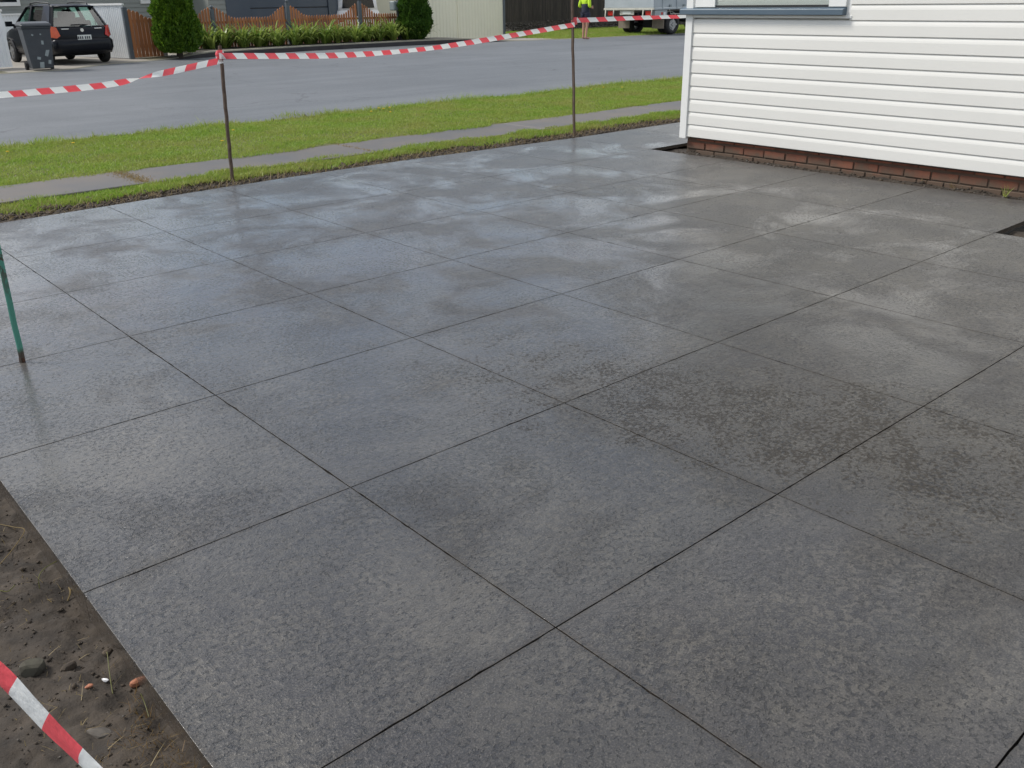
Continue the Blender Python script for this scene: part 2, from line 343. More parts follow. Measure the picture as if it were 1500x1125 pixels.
M['creamfence'] = pm('cream_sheet_metal', (.80, .77, .60), (.76, .73, .57), 1.2, .45)
M['slate'] = pm('slate_paint', (.075, .09, .105), (.09, .105, .12), 5, .55)
M['paleposts'] = pm('weathered_pale_post', (.36, .36, .35), (.28, .27, .25), 12, .8)
M['picket'] = pm('orange_stained_timber', (.42, .15, .05), (.30, .13, .06), 3, .7, .002, 40, stretch=(6, 6, .8), objrand=.35)
M['paling'] = pm('dark_paling', (.062, .05, .04), (.035, .03, .025), 3, .85, .003, 40, stretch=(6, 6, .8), objrand=.3)
M['hwall'] = pm('grey_green_board', (.27, .285, .265), (.24, .255, .235), 1.5, .6)
M['gwall'] = pm('slate_blue_door', (.060, .080, .108), (.07, .09, .118), 1.5, .45)
M['hcream'] = pm('cream_wall', (.66, .62, .48), (.6, .57, .44), 1.5, .7)
M['roof'] = pm('roof_tiles', (.13, .12, .12), (.17, .15, .14), 4, .8, .01, 12)
M['conifer'] = leaf_mat('conifer_sprays', (.060, .140, .012), (.15, .25, .018), 3.2, (.036, .095, .012))
M['conifer2'] = leaf_mat('conifer_sprays_dark', (.045, .115, .014), (.09, .17, .022), 3.2, (.035, .09, .014))
M['bark'] = pm('bark', (.06, .045, .035), (.03, .025, .02), 20, .9, .006, 50)
M['strap'] = leaf_mat('strap_leaves', (.06, .15, .018), (.33, .42, .085), 2.0, (.36, .40, .12), .32)
M['skin'] = pm('skin', (.42, .22, .15), (.46, .25, .175), 12, .55)
M['hivis'] = pm('hi_vis_yellow', (.55, .80, .03), (.5, .74, .03), 10, .75)
M['navy'] = pm('navy_cloth', (.018, .02, .04), (.022, .024, .045), 14, .85)
M['hair'] = pm('brown_hair', (.03, .02, .014), None, 40, .6)
M['truckbody'] = pm('pale_blue_grey_panel', (.43, .47, .49), (.36, .40, .42), 2, .45)
M['truckwhite'] = pm('dirty_white_steel', (.56, .55, .48), (.44, .43, .37), 5, .55)
M['flap'] = pm('tan_mudflap', (.27, .225, .175), (.20, .165, .13), 9, .8)
M['toolbox'] = pm('grey_steel_box', (.36, .40, .41), (.30, .34, .35), 6, .4)
M['chassis'] = pm('chassis_black', (.013, .012, .02), None, 8, .7)
M['suv'] = pm('white_car_paint', (.74, .75, .76), (.70, .71, .72), 3, .22)
M['yellow'] = pm('dandelion_yellow', (.75, .52, .02), (.7, .45, .02), 60, .7)
M['mailgrey'] = pm('grey_metal', (.22, .26, .27), (.18, .21, .22), 8, .4)

# ------------------------------------------------------------------ the setting: ground sheets
o = grid('ground', -260, 300, -240, 380, 40, lambda x, y: x*0-.16, M['earth']); props(o, kind='structure')
def soilz(x, y): return -.052+.10*fbm(x*2.3, y*2.3, 4, 3)+.035*fbm(x*14, y*14, 3, 9)+.026*fbm(x*44, y*44, 2, 10)-.02*np.exp(-((x+.88)/.08)**2)
o = grid('soil', -4.2, -.84, -5.2, 5.3, .014, soilz, M['soil']); props(o, kind='structure')
def stripz(x, y): return -.035+.05*fbm(x*7, y*7, 4, 5)
o = grid('soil_strip', -4.2, 11, 5.1, 6.0, .03, lambda x, y: stripz(x, y)-.05*np.clip((5.3-y)/.1, 0, 1), M['soil']); props(o, kind='structure')
def hsoilz(x, y): return -.036-.03*np.clip((6.34-x)/.1, 0, 1)+.045*fbm(x*9, y*9, 4, 6)-.015*np.clip((y-3.75)/.1, 0, 1)
o = grid('house_bed_soil', 6.15, 7.6, -.1, 4.1, .03, hsoilz, M['soil']); props(o, kind='structure')
o = grid('step_bed_soil', 4.96, 6.6, -3.4, .08, .04, lambda x, y: -.055+.06*fbm(x*8, y*8, 4, 8), M['soil']); props(o, kind='structure')
def vz(x, y): return -.012+.05*fbm(x*1.3, y*1.3, 3, 2)-.03*np.clip((y-9.35)/.3, 0, 1)
o = grid('grass_strip_ground', -4.5, 14, 5.78, 6.10, .06, lambda x, y: vz(x, y)-.012, M['turf']); props(o, kind='structure')
o = grid('verge_ground', -6, 24, 6.68, 9.75, .08, lambda x, y: vz(x, y)-.02*np.clip((6.85-y)/.1, 0, 1), M['turf']); props(o, kind='structure')

# footpath slabs
fp = MB().bb(-6.2, 24, 6.06, 6.86, -.13, -.035).build('footpath', M['slabbase']); props(fp, kind='structure')
jx = [-6.2, -3.4, -.9, 1.62, 4.1, 6.6, 9.1, 11.6, 14.1, 16.6, 19.1, 21.6, 24]
for a, b_ in zip(jx[:-1], jx[1:]):
    dz = random.uniform(-.006, .006)
    MB().bb(a+.008, b_-.008, 6.03+random.uniform(-.01, .01), 6.84, -.10, .002+dz).build('path_slab', M['path'], fp, bevel=.006)

# road and far side
KP = np.array([(-60, 22.6), (-10, 22.9), (4.5, 22.98), (6.0, 23.0), (7.6, 24.5), (9.5, 25.15), (11.4, 25.4), (14.6, 25.95), (18.8, 26.0), (22.8, 25.3), (26, 24.35), (31, 24.0), (60, 24), (120, 24)])
def kerb_y(x): return np.interp(x, KP[:, 0], KP[:, 1])
def far_h(x): return np.interp(x, [-60, 2.5, 4.5, 9.4, 10.8, 21.0, 23.2, 120], [.12, .12, .0, .0, .155, .155, .0, .0])
rv = []; xs = np.concatenate([np.linspace(-60, 0, 13), np.linspace(1, 34, 67), np.linspace(36, 120, 12)])
for x in xs: rv += [(x, 9.45, -.045), (x, 14., .0), (x, float(kerb_y(x))+.08, -.012)]
rf = []
for i in range(len(xs)-1):
    for k in range(2): rf.append((3*i+k, 3*i+3+k, 3*i+4+k, 3*i+1+k))
o = np_mesh('road', rv, rf, M['road']); props(o, kind='structure')
kv = []; kf = []
for x in xs:
    ky = float(kerb_y(x)); h = float(far_h(x))
    kv += [(x, ky, -.06), (x, ky+.02, h-.035), (x, ky+.035, h-.008), (x, ky+.06, h+.006), (x, ky+.24, h+.008), (x, ky+.24, -.06)]
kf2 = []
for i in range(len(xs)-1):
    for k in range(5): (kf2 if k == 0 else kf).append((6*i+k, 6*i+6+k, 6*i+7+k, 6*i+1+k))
o = np_mesh('kerb', kv, kf, M['kerb']); props(o, kind='structure')
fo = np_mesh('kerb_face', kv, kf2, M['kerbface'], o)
def sheet(name, x0, x1, d0, d1, dz, mat, n=40):
    v = []; f = []
    for i in range(n+1):
        x = x0+(x1-x0)*i/n
        for d in (d0, d1): v.append((x, float(kerb_y(x))+d if d < 30 else d, float(far_h(x))+dz))
    for i in range(n): f.append((2*i, 2*i+2, 2*i+3, 2*i+1))
    o = np_mesh(name, v, f, mat); props(o, kind='structure'); return o
sheet('far_ground', -60, 120, .17, 90, 0, M['earth'], 180)
sheet('driveway', 3.0, 10.2, .18, 7.5, .006, M['drive'])
sheet('planting_bed', 10.4, 21.4, .19, 4.2, .006, M['bed'])
sheet('concrete_apron', 19.5, 25.3, .2, 6, .010, M['drive'])

# ------------------------------------------------------------------ the concrete slab, panel by panel
XL = [-.86, 0., .998, 2.0, 3.01, 4.0, 5.04, 6.23, 7.3, 8.4, 9.6, 10.9]
YL = [-4.0, -2.95, -1.95, -1.0, -.014, 1.03, 2.005, 2.99, 4.02]
def fary(x): return float(np.interp(x, [-1, .2, 2.1, 3.75, 6.2, 8.3, 11], [5.15, 5.2, 5.32, 5.36, 5.20, 5.2, 5.2]))
slab = MB()
slab.bb(-.85, 5.03, -3.99, -.02, -.13, -.03); slab.bb(-.85, 6.22, -.02, 4.02, -.13, -.031); slab.bb(-.85, 10.88, 4.02, 5.12, -.13, -.032)
slab = slab.build('concrete_slab', M['slabbase']); props(slab, kind='structure')
def panel(c, outer):
    # c: 4 corners ccw (x,y); outer: flags for edges 0-1,1-2,2-3,3-0 that are free slab edges
    rings = [[], [], [], []]
    cen = sum((Vector(p) for p in c), Vector((0, 0)))/4
    for e in range(4):
        a = Vector(c[e]); b_ = Vector(c[(e+1) % 4]); d = (b_-a); ln = d.length; d.normalize(); nrm = Vector((-d.y, d.x))
        n = max(2, int(ln/.035))
        for i in range(n):
            p = a+d*(ln*i/n)
            j = 0 if i == 0 or outer[e] else abs(random.gauss(0, .0008))-.0005+(random.random() < .10)*random.uniform(0, .0035)
            gap = 0. if outer[e] else .0019
            # corner: pull from both edges
            if i == 0:
                pe = (e-1) % 4; a0 = Vector(c[pe]); dd = (a-a0).normalized(); n2 = Vector((-dd.y, dd.x)); g2 = 0. if outer[pe] else .0019
                base = p+nrm*gap+n2*g2; inn = nrm*(.0015 if outer[e] else .0007)+n2*(.0015 if outer[pe] else .0007)
            else:
                base = p+nrm*(gap+j); inn = nrm*(.0015 if outer[e] else .0007)
            bz = .0015 if outer[e] else .0008
            q = base+inn
            rings[0].append((q.x, q.y, 0)); 
            q = base+inn*.3; rings[1].append((q.x, q.y, -bz*.3))
            rings[2].append((base.x, base.y, -bz)); rings[3].append((base.x, base.y, -.12))
    n = len(rings[0]); v = sum(rings, []); f = [tuple(range(n))]
    for k in range(3):
        for i in range(n): f.append((k*n+i, (k+1)*n+i, (k+1)*n+(i+1) % n, k*n+(i+1) % n))
    me = bpy.data.meshes.new('concrete_panel'); me.from_pydata(v, [], f); me.update()
    link('concrete_panel', me, M['slab'], slab)
for i in range(len(XL)-1):
    for j in range(len(YL)):
        x0, x1 = XL[i], XL[i+1]; y0 = YL[j]; last = j == len(YL)-1
        if x0 >= 6.2 and not last: continue
        if x0 >= 5.0 and j < 4: continue
        y1a, y1b = (fary(x0), fary(x1)) if last else (YL[j+1],)*2
        o0 = (j == 0) or (x0 >= 6.2 and last) or (x0 >= 5. and j == 4)
        o1 = (x1 == XL[-1]) or (abs(x1-6.23) < .01 and not last) or (abs(x1-5.04) < .01 and j < 4)
        panel([(x0, y0), (x1, y0), (x1, y1b), (x0, y1a)], [o0, o1, last, i == 0])

# ------------------------------------------------------------------ the white house with its board siding
def white_house():
    h = empty('white_house', (6.5, 3.85, 0))
    props(h, 'white weatherboard house on a low red brick base beside the slab', 'house')
    def part(mb, name, mat, parent=h, **k):
        o = mb.build(name, mat, parent, **k); o.matrix_parent_inverse = Matrix.Translation((-6.5, -3.85, 0)); return o
    XS, Y0, Y1 = 6.50, -9.0, 3.85
    zb, pit = .127, .1275
    part(MB().bb(6.56, 13, Y0, 3.79, .14, 2.75), 'wall_core', M['trim'])
    # brick base: mortar core and single bricks
    base = part(MB().bb(6.556, 12.9, Y0, 3.785, -.2, .135), 'brick_base', M['mortar'])
    bm_b = MB().box((0, 0, 0), (.05, .228, .066)).build('brick', M['brick'], base, bevel=.004)
    first = True; bmesh_b = bm_b.data
    for c, z in enumerate((-.105, -.027, .051, .129)):
        off = .12*(c % 2)
        for k in range(40):
            yc = 3.78-.114-off-.24*k
            if k == 0 and c % 2: 
                pass
            o = bm_b if first else bpy.data.objects.new('brick', bmesh_b)
            if not first: COL.objects.link(o); o.parent = base
            first = False
            o.location = (6.572+random.uniform(-.004, .003), yc+random.uniform(-.002, .002), z-.012+random.uniform(-.001, .001)); o.rotation_euler = (0, 0, random.gauss(0, .006))
            if z > .1: o.scale = (1, 1, .35); o.location.z = .105
            o.matrix_parent_inverse = base.matrix_world.inverted() if False else Matrix.Identity(4)
            o.location = Vector(o.location)-Vector((0, 0, 0))
    # siding boards, each a pressed profile
    prof = [(.0, 0), (-.004, .004), (-.004, .012), (-.0035, .085), (-.001, .100), (.002, .112), (.005, .121), (.0085, .1268), (.030, .1268), (.030, 0)]
    win_y = (2.16, 3.52); win_top = 2.45; zs = 1.30
    for k in range(21):
        z = zb+k*pit
        spans = [(Y0, Y1-.085)]
        if z+pit > zs+.005 and z < win_top: spans = [(Y0, 2.06)]
        for a, b_ in spans:
            part(MB().prism([(XS+.006+px, a, z+pz) for px, pz in prof], 0, (0, b_-a, 0)), 'siding_board', M['siding'])
    part(MB().prism([(XS+.008, 2.06, zs), (XS+.008, 3.77, zs), (XS+.03, 3.77, zs), (XS+.03, 2.06, zs)], 0, (0, 0, 1.2)), 'window_surround', M['trim'])
    part(MB().bb(XS-.012, XS+.07, Y1-.088, Y1, zb-.02, 2.8), 'corner_trim', M['trim'], bevel=.004)
    part(MB().bb(XS+.035, XS+.06, Y0, 3.7, zb-.012, zb+.02), 'starter_strip', M['blackplastic'])
    part(MB().bb(6.6, 13, 3.79, 3.83, .12, 2.75), 'street_wall', M['siding'])
    # window with steel sill
    w = part(MB().bb(XS-.012, XS+.02, 2.10, 2.27, 1.385, 2.3).bb(XS-.012, XS+.02, 3.50, 3.74, 1.385, 2.3).bb(XS-.012, XS+.02, 2.27, 3.50, 2.2, 2.3), 'window_frame', M['trim'], bevel=.003)
    o = MB().bb(XS+.0, XS+.012, 2.27, 3.50, 1.385, 1.402).build('window_channel', M['blackplastic'], w); o.matrix_parent_inverse = Matrix.Identity(4)
    o = MB().bb(XS+.004, XS+.008, 2.27, 3.50, 1.40, 2.2).build('window_pane', M['pane'], w); o.matrix_parent_inverse = Matrix.Identity(4)
    o = MB().bb(XS+.016, XS+.026, 2.265, 3.505, 1.39, 2.2).build('blind', M['blind'], w); o.matrix_parent_inverse = Matrix.Identity(4)
    part(MB().prism([(XS-.055, 2.10, 1.318), (XS-.055, 2.10, 1.366), (XS+.02, 2.10, 1.386), (XS+.02, 2.10, 1.318)], 0, (0, 1.80, 0)), 'window_sill', M['sill'], bevel=.003)
    part(MB().bb(XS-.004, XS+.02, 2.04, 3.77, 1.290, 1.315), 'sill_apron', M['trim'], bevel=.002)
    part(MB().bb(XS-.45, 13.5, Y0-.4, 4.3, 2.76, 2.80), 'eave', M['trim'])
    rf = MB(); rf.add([(6.0, Y0-.5, 2.82), (13.6, Y0-.5, 2.82), (13.6, 4.4, 2.82), (6.0, 4.4, 2.82), (9.8, Y0+3, 4.5), (9.8, 1.0, 4.5)], [(0, 1, 4), (1, 2, 5, 4), (2, 3, 5), (3, 0, 4, 5), (0, 3, 2, 1)])
    part(rf, 'roof', M['roof'])
white_house()

# ------------------------------------------------------------------ star pickets and barrier tape
def picket(base, top, mat, label, tipmat=None, fin=.017):
    base = Vector(base); top = Vector(top)
    e = empty('star_picket', base); props(e, label, 'post', 'steel star pickets round the slab')
    ax = top-base; mb = MB(); n = 14
    sec = []
    for k in range(3):
        a = R(90+120*k+25); u = Vector((math.cos(a), math.sin(a), 0)); w = Vector((-u.y, u.x, 0))
        t = .0035
        a2 = R(90+120*k+25+60)
        sec += [u*.006-w*t*1.2, u*fin-w*t, u*fin+w*t, u*.006+w*t*1.2]
    v = []
    for i in range(n+1):
        wob = Vector((random.gauss(0, .002), random.gauss(0, .002), 0))
        v += [ax*(i/n)+p+wob for p in sec]
    f = []
    for i in range(n):
        for k in range(12): f.append((12*i+k, 12*i+(k+1) % 12, 12*i+12+(k+1) % 12, 12*i+12+k))
    f.append(tuple(range(12*n, 12*n+12)))
    mb.add(v, f); mb.build('shaft', mat, e)
    return e
pL = picket((2.27, 5.66, -.05), (2.305, 5.62, 1.15), M['rust'], 'short thin rusty steel picket with barrier tape knotted at its top')
pR = picket((6.48, 5.40, -.05), (6.41, 5.40, 1.52), M['rust'], 'taller rusty steel picket in the grass edge nearest the white house')
pG = picket((-.486, 2.0, -.01), (-.46, 2.0, 1.35), M['greenpost'], 'chipped green painted steel picket standing on the slab at left edge', fin=.0135)
pO = picket((-1.7, 5.72, -.05), (-1.72, 5.70, 1.2), M['rust'], 'rusty steel picket holding the far end of the left tape')
ringm = MB().tube([(0, 0, -.012), (0, 0, .03)], [.0145, .012], 8).build('foot_ring', M['rustdark'], pG)

def spline(P, n=16):
    P = [Vector(p) for p in P]; out = []
    for i in range(len(P)-1):
        p0 = P[max(i-1, 0)]; p1 = P[i]; p2 = P[i+1]; p3 = P[min(i+2, len(P)-1)]
        for k in range(n):
            t = k/n
            out.append(.5*((2*p1)+(p2-p0)*t+(2*p0-5*p1+4*p2-p3)*t*t+(3*p1-p0-3*p2+p3)*t**3))
    out.append(P[-1]); return out
def tape(name, P, label, tilt, width=.05, n=16, off=0., slant=.75):
    pts = spline(P, n); nn = len(pts); rows = 4
    v = []; uv = []; f = []; s = off
    for i, p in enumerate(pts):
        if i: s += (p-pts[i-1]).length
        t = (pts[min(i+1, nn-1)]-pts[max(i-1, 0)]).normalized()
        up = Vector((0, 0, 1)); up = (up-t*up.dot(t)).normalized(); side = t.cross(up)
        a = tilt(i/(nn-1)); w = up*math.cos(a)+side*math.sin(a); nrm = t.cross(w)
        for k in range(rows+1):
            q = (k/rows-.5); v.append(p+w*(q*width)+nrm*(.004*math.cos(q*3.1)+.002*math.sin(s*19+q*4))); uv.append((s, q*width*slant))
    for i in range(nn-1):
        for k in range(rows): a = i*(rows+1)+k; f.append((a, a+rows+1, a+rows+2, a+1))
    me = bpy.data.meshes.new(name); me.from_pydata(v, [], f); me.update()
    ul = me.uv_layers.new(name='UVMap')
    for lp in me.loops: ul.data[lp.index].uv = uv[lp.vertex_index]
    for p in me.polygons: p.use_smooth = True
    o = link(name, me, M['tape']); props(o, label, 'barrier tape', 'red and white barrier tape strands'); return o
def sst(a, b, x): x = max(0, min(1, (x-a)/(b-a))); return x*x*(3-2*x)
def yl(px, py, a, b):   # on the vertical plane through two posts
    d = ray(px, py); A = Vector(a); B = Vector(b); n = Vector((B.y-A.y, A.x-B.x, 0)); return CAM+d*((A-CAM).dot(n)/d.dot(n))
a, b_ = (-1.7, 5.70), (2.30, 5.60); a3, b3 = (*a, 0), (*b_, 0)
left = [yl(px, py, a3, b3) for px, py in ((0, 139), (60, 134), (120, 128.5), (170, 122), (230, 109), (290, 96), (326, 88))]
tape('barrier_tape', [Vector((-1.72, 5.70, left[0].z+.08)), Vector((-.9, 5.68, left[0].z+.0))]+left,
     'barrier tape strand sagging from the left edge to the left rusty picket, with a twist', lambda t: .25+2.75*sst(.62, .80, t))
a3, b3 = (2.30, 5.58, 0), (6.45, 5.37, 0)
tape('barrier_tape', [yl(px, py, a3, b3) for px, py in ((321, 82), (400, 82), (480, 81.5), (560, 77.5), (640, 69.5), (720, 57), (790, 45), (842, 36))],
     'long barrier tape strand stretched between the two rusty pickets across the road view', lambda t: -.15+.75*math.exp(-((t-.5)/.13)**2), off=.06)
a3, b3 = (6.45, 5.38, 0), (7.9, 3.88, 0)
tape('barrier_tape', [yl(px, py, a3, b3) for px, py in ((840, 30), (890, 28), (940, 26), (990, 24.5), (1030, 23))],
     'short barrier tape strand from the taller picket to the white house corner', lambda t: .1+.9*t, off=.03)
tape('barrier_tape', [G(px, py, z) for px, py, z in ((-330, 720, .62), (-120, 885, .53), (0, 988, .48), (60, 1048, .46), (132, 1123, .44), (260, 1270, .43))],
     'near barrier tape strand crossing the bottom left corner above the soil', lambda t: .05, off=.035, width=.078, slant=-.6)
# knots of tape wound round the pickets
def knot(p, h, r, parent_label):
    pts = [Vector(p)+Vector((r*math.cos(a*.7), r*math.sin(a*.7), h*(a/26-.5)+.006*math.sin(a*3))) for a in range(27)]
    return pts
for p, lab in (((2.296, 5.62, 1.075), 'wad of barrier tape wound round the top of left rusty picket'), ((6.45, 5.40, 1.245), 'wad of barrier tape wound round the taller rusty picket')):
    o = tape('tape_knot', knot(p, .05, .031, ''), lab, lambda t: .3*math.sin(t*20), width=.04, n=3); o['group'] = 'tape knots on the pickets'

# ------------------------------------------------------------------ near soil debris
def lump(name, c, r, mat, label, cat, seed, squash=(1, 1, .6), rz=0, group=None):
    bm = bmesh.new(); bmesh.ops.create_icosphere(bm, subdivisions=2, radius=1)
    rr = random.Random(seed)
    dirs = [Vector((rr.gauss(0, 1), rr.gauss(0, 1), rr.gauss(0, 1))).normalized() for _ in range(9)]; cut = [rr.uniform(.62, .9) for _ in dirs]
    for v in bm.verts:
        for d, k in zip(dirs, cut):
            e = v.co.dot(d)-k
            if e > 0: v.co -= d*e*.9
        v.co = Vector((v.co.x*squash[0], v.co.y*squash[1], v.co.z*squash[2]))*r
    me = bpy.data.meshes.new(name); bm.to_mesh(me); bm.free()
    o = link(name, me, mat); o.location = c; o.rotation_euler = (rr.uniform(-.2, .2), rr.uniform(-.2, .2), rz); props(o, label, cat, group); return o
def sg(px, py, dz=0.):
    p = G(px, py, -.05)
    for _ in range(3):
        z = float(soilz(np.array([p.x]), np.array([p.y]))[0]); p = G(px, py, z+dz)
    return p
lump('rock', sg(47, 978, .012), .032, M['mudrock'], 'rounded muddy rock on the soil above the near tape', 'rock', 1, (1, .9, .8))
lump('rock', sg(101, 977, .004), .022, M['clod'], 'flat black clod of earth right of the muddy rock', 'clod', 2, (1.3, .6, .5), .4)
lump('rock', sg(158, 956, .006), .016, M['clod'], 'small dark clod of earth close against the slab edge', 'clod', 3, (1, .8, .8))
lump('brick_chip', sg(200, 1000, .008), .017, M['chip'], 'orange chip of broken brick at the slab edge', 'brick chip', 4, (1.1, .8, .7), .3)
lump('stone', sg(145, 1074, .005), .03, M['stone'], 'flat pointed grey stone lying on the dark soil', 'stone', 5, (1.1, .5, .35), -.7)
lump('plastic_scrap', sg(154, 996, .005), .011, M['white'], 'bright white scrap of plastic on the soil by the brick chip', 'scrap', 7, (.5, 1.1, .4), .5)
lump('brick_chip', sg(130, 1005, .003), .011, M['chip'], 'small red brick crumb sunk in the soil', 'brick chip', 9, (1, .8, .4))
def blades(name, P, H, Wd, lean, mat, parent=None, flat=0.):
    n = len(P); az = rng.uniform(0, 2*math.pi, n); la = rng.uniform(0, 2*math.pi, n)
    lm = np.abs(rng.normal(0, lean, n))*H; w = Wd[:, None]*np.stack([np.cos(az), np.sin(az), az*0], 1)*.5
    tip = P+np.stack([np.cos(la)*lm, np.sin(la)*lm, H*(1-flat)], 1); mid = P+(tip-P)*.5+np.stack([lm*0, lm*0, H*.12], 1)
    v = np.stack([P-w, P+w, mid+w*.75, mid-w*.75, tip], 1).reshape(-1, 3)
    i = np.arange(n)[:, None]*5; f = np.concatenate([i+np.array([[0, 1, 2]]), i+np.array([[0, 2, 3]]), i+np.array([[3, 2, 4]])])
    return np_mesh(name, v, f, mat, parent)
# straw, twigs and rootlets on the bare soil: too many to count
n = 5200; P = np.stack([rng.uniform(-2.3, -.87, n), rng.uniform(-1.6, 3.0, n)], 1)
keep = vnoise(P[:, 0]*5, P[:, 1]*5, 4) > .45; P = P[keep]; n = len(P)
z = soilz(P[:, 0], P[:, 1])+.003; P = np.concatenate([P, z[:, None]], 1)
o = blades('straw_litter', P, rng.uniform(.006, .02, n), rng.uniform(.001, .0028, n), 1.6, M['dry']); props(o, 'dry straw bits scattered over the bare soil', 'straw', kind='stuff')
n = 2600; P = np.stack([-.872-np.abs(rng.normal(0, .07, n)), rng.uniform(-1.6, 1.2, n)], 1); k = vnoise(P[:, 0]*4, P[:, 1]*4, 44) > .5; P = P[k]; n = len(P)
P = np.concatenate([P, (soilz(P[:, 0], P[:, 1])+.002)[:, None]], 1)
o = blades('root_litter', P, rng.uniform(.008, .026, n), rng.uniform(.0008, .002, n), 1.3, M['root']); props(o, 'brown rootlets and dead moss along the slab edge', 'roots', kind='stuff')
def crumbs(name, P, r, mat, label, cat):
    V0 = np.array([(1, 0, 0), (-1, 0, 0), (0, 1, 0), (0, -1, 0), (0, 0, 1), (0, 0, -1)], float)
    F0 = np.array([(0, 2, 4), (2, 1, 4), (1, 3, 4), (3, 0, 4), (2, 0, 5), (1, 2, 5), (3, 1, 5), (0, 3, 5)])
    n = len(P); a = rng.uniform(0, 6.28, n); c, s = np.cos(a), np.sin(a)
    v = V0[None]*(r[:, None, None]*rng.uniform(.55, 1.25, (n, 6, 1)))*np.array([1, 1, .7])
    v = np.stack([v[..., 0]*c[:, None]-v[..., 1]*s[:, None], v[..., 0]*s[:, None]+v[..., 1]*c[:, None], v[..., 2]], -1)+P[:, None]
    f = (F0[None]+(np.arange(n)*6)[:, None, None]).reshape(-1, 3)
    o = np_mesh(name, v.reshape(-1, 3), f, mat); props(o, label, cat, kind='stuff'); return o
n = 16000; P = np.stack([rng.uniform(-2.4, -.87, n), rng.uniform(-1.7, 3.2, n)], 1); P = np.concatenate([P, (soilz(P[:, 0], P[:, 1])+.001)[:, None]], 1)
crumbs('soil_crumbs', P, rng.gamma(1.3, .0017, n)+.001, M['clod'], 'crumbs of dark soil scattered beside the slab edge', 'soil')
n = 320; P = np.stack([rng.uniform(-2.4, -.87, n), rng.uniform(-1.7, 3.2, n)], 1); P = np.concatenate([P, (soilz(P[:, 0], P[:, 1])+.002)[:, None]], 1)
crumbs('grit', P, rng.gamma(2, .0016, n)+.0012, M['stone'], 'pale grit on the soil beside the slab', 'grit')
# a few single stalks that can be told apart
def stalk(pix, label, mat, r=.0013, cat='stalk'):
    pts = [sg(px, py, .004+dz) for px, py, dz in pix]
    o = MB().tube(spline(pts, 5), r, 5).build('grass_stalk', mat); props(o, label, cat)
stalk([(0, 768, .0), (20, 772, .012), (36, 777, .01), (18, 805, .006), (0, 826, 0)], 'long bent straw on the soil at the left edge', M['dry'])
stalk([(58, 862, 0), (57, 845, .03), (66, 832, .04), (83, 822, .045)], 'green grass runner lifting off the soil by the slab', M['stalk'])
stalk([(0, 865, 0), (12, 866, .01), (22, 857, .015)], 'short green stalk at the left edge of the soil', M['stalk'])
stalk([(165, 1016, 0), (161, 990, .02), (157, 955, .03)], 'upright thin green stalk beside the orange brick chip', M['stalk'])
stalk([(218, 1050, 0), (212, 1030, .02), (206, 1016, .02)], 'thin green stalk at slab edge below the brick chip', M['stalk'])
stalk([(101, 860, 0), (103, 868, .01), (99, 880, .0)], 'pale broken straw leaning on the slab side', M['dry'], .0025)

# ------------------------------------------------------------------ grass, mulch, dandelions
def scatter(n, x0, x1, y0, y1): return np.stack([rng.uniform(x0, x1, n), rng.uniform(y0, y1, n)], 1)
P = scatter(290000, -1.5, 15.5, 6.72, 9.72)
k = (P[:, 1] > 6.79+.50*fbm(P[:, 0]*2.3, P[:, 0]*0, 4, 11)) & (P[:, 1] < 9.55+.45*fbm(P[:, 0]*1.1, P[:, 0]*0+3, 4, 12)); P = P[k]
dens = vnoise(P[:, 0]*1.7, P[:, 1]*1.7, 13); k = rng.uniform(0, 1, len(P)) < .55+.6*dens; P = P[k]
edge = np.clip(1-np.minimum(P[:, 1]-6.78, 9.62-P[:, 1])/.35, 0, 1)
H = rng.uniform(.016, .040, len(P))*(1+.8*np.clip(1-(9.6-P[:, 1])/.3, 0, 1)*rng.uniform(0, 2, len(P))**2)*(.8+.5*vnoise(P[:, 0]*3, P[:, 1]*3, 14))
P = np.concatenate([P, vz(P[:, 0], P[:, 1])[:, None]-.004], 1)
o = blades('verge_grass', P, H, rng.uniform(.004, .009, len(P)), 1.25, M['grass']); props(o, 'short green lawn on the verge between footpath and road', 'grass', kind='stuff')
P = scatter(75000, -1.6, 11, 5.40, 6.20)
lim = 5.72+.42*fbm(P[:, 0]*1.9, P[:, 0]*0, 5, 21); k = (P[:, 1] > lim-.12*rng.uniform(0, 1, len(P))**3) & (P[:, 1] < 6.09+.34*fbm(P[:, 0]*3, P[:, 0]*0, 4, 22)); P = P[k]
H = rng.uniform(.015, .045, len(P))*(.6+.9*vnoise(P[:, 0]*6, P[:, 1]*6, 24)); P = np.concatenate([P, vz(P[:, 0], P[:, 1])[:, None]-.008], 1)
o = blades('edge_grass', P, H, rng.uniform(.004, .009, len(P)), .9, M['grass']); props(o, 'green grass strip between the dark soil edge and footpath', 'grass', kind='stuff')
P = scatter(2600, -1.6, 10.5, 5.36, 5.84); P = np.concatenate([P, stripz(P[:, 0], P[:, 1])[:, None]+.01], 1)
o = blades('dead_grass', P, rng.uniform(.02, .07, len(P)), rng.uniform(.003, .006, len(P)), 1.6, M['dry']); props(o, 'dead yellow grass along the far slab edge', 'grass', kind='stuff')
P = scatter(13000, -2, 10.8, 5.18, 5.80); P = P[P[:, 1] > np.array([fary(x) for x in P[:, 0]])+.015]; P = np.concatenate([P, stripz(P[:, 0], P[:, 1])[:, None]+.004], 1)
crumbs('mulch_clods', P, rng.gamma(2, .0055, len(P))+.004, M['clod'], 'dark clods of turned soil along the far slab edge', 'soil')
P = scatter(9000, .5, 15, 9.45, 10.1); k = (vnoise(P[:, 0]*2.1, P[:, 1]*2.5, 51) > .56+.55*np.clip(P[:, 1]-9.62, 0, 1)) & ((P[:, 0] < 6.5) | (P[:, 1] < 9.72)); P = P[k]
P = np.concatenate([P, P[:, :1]*0-.045], 1)
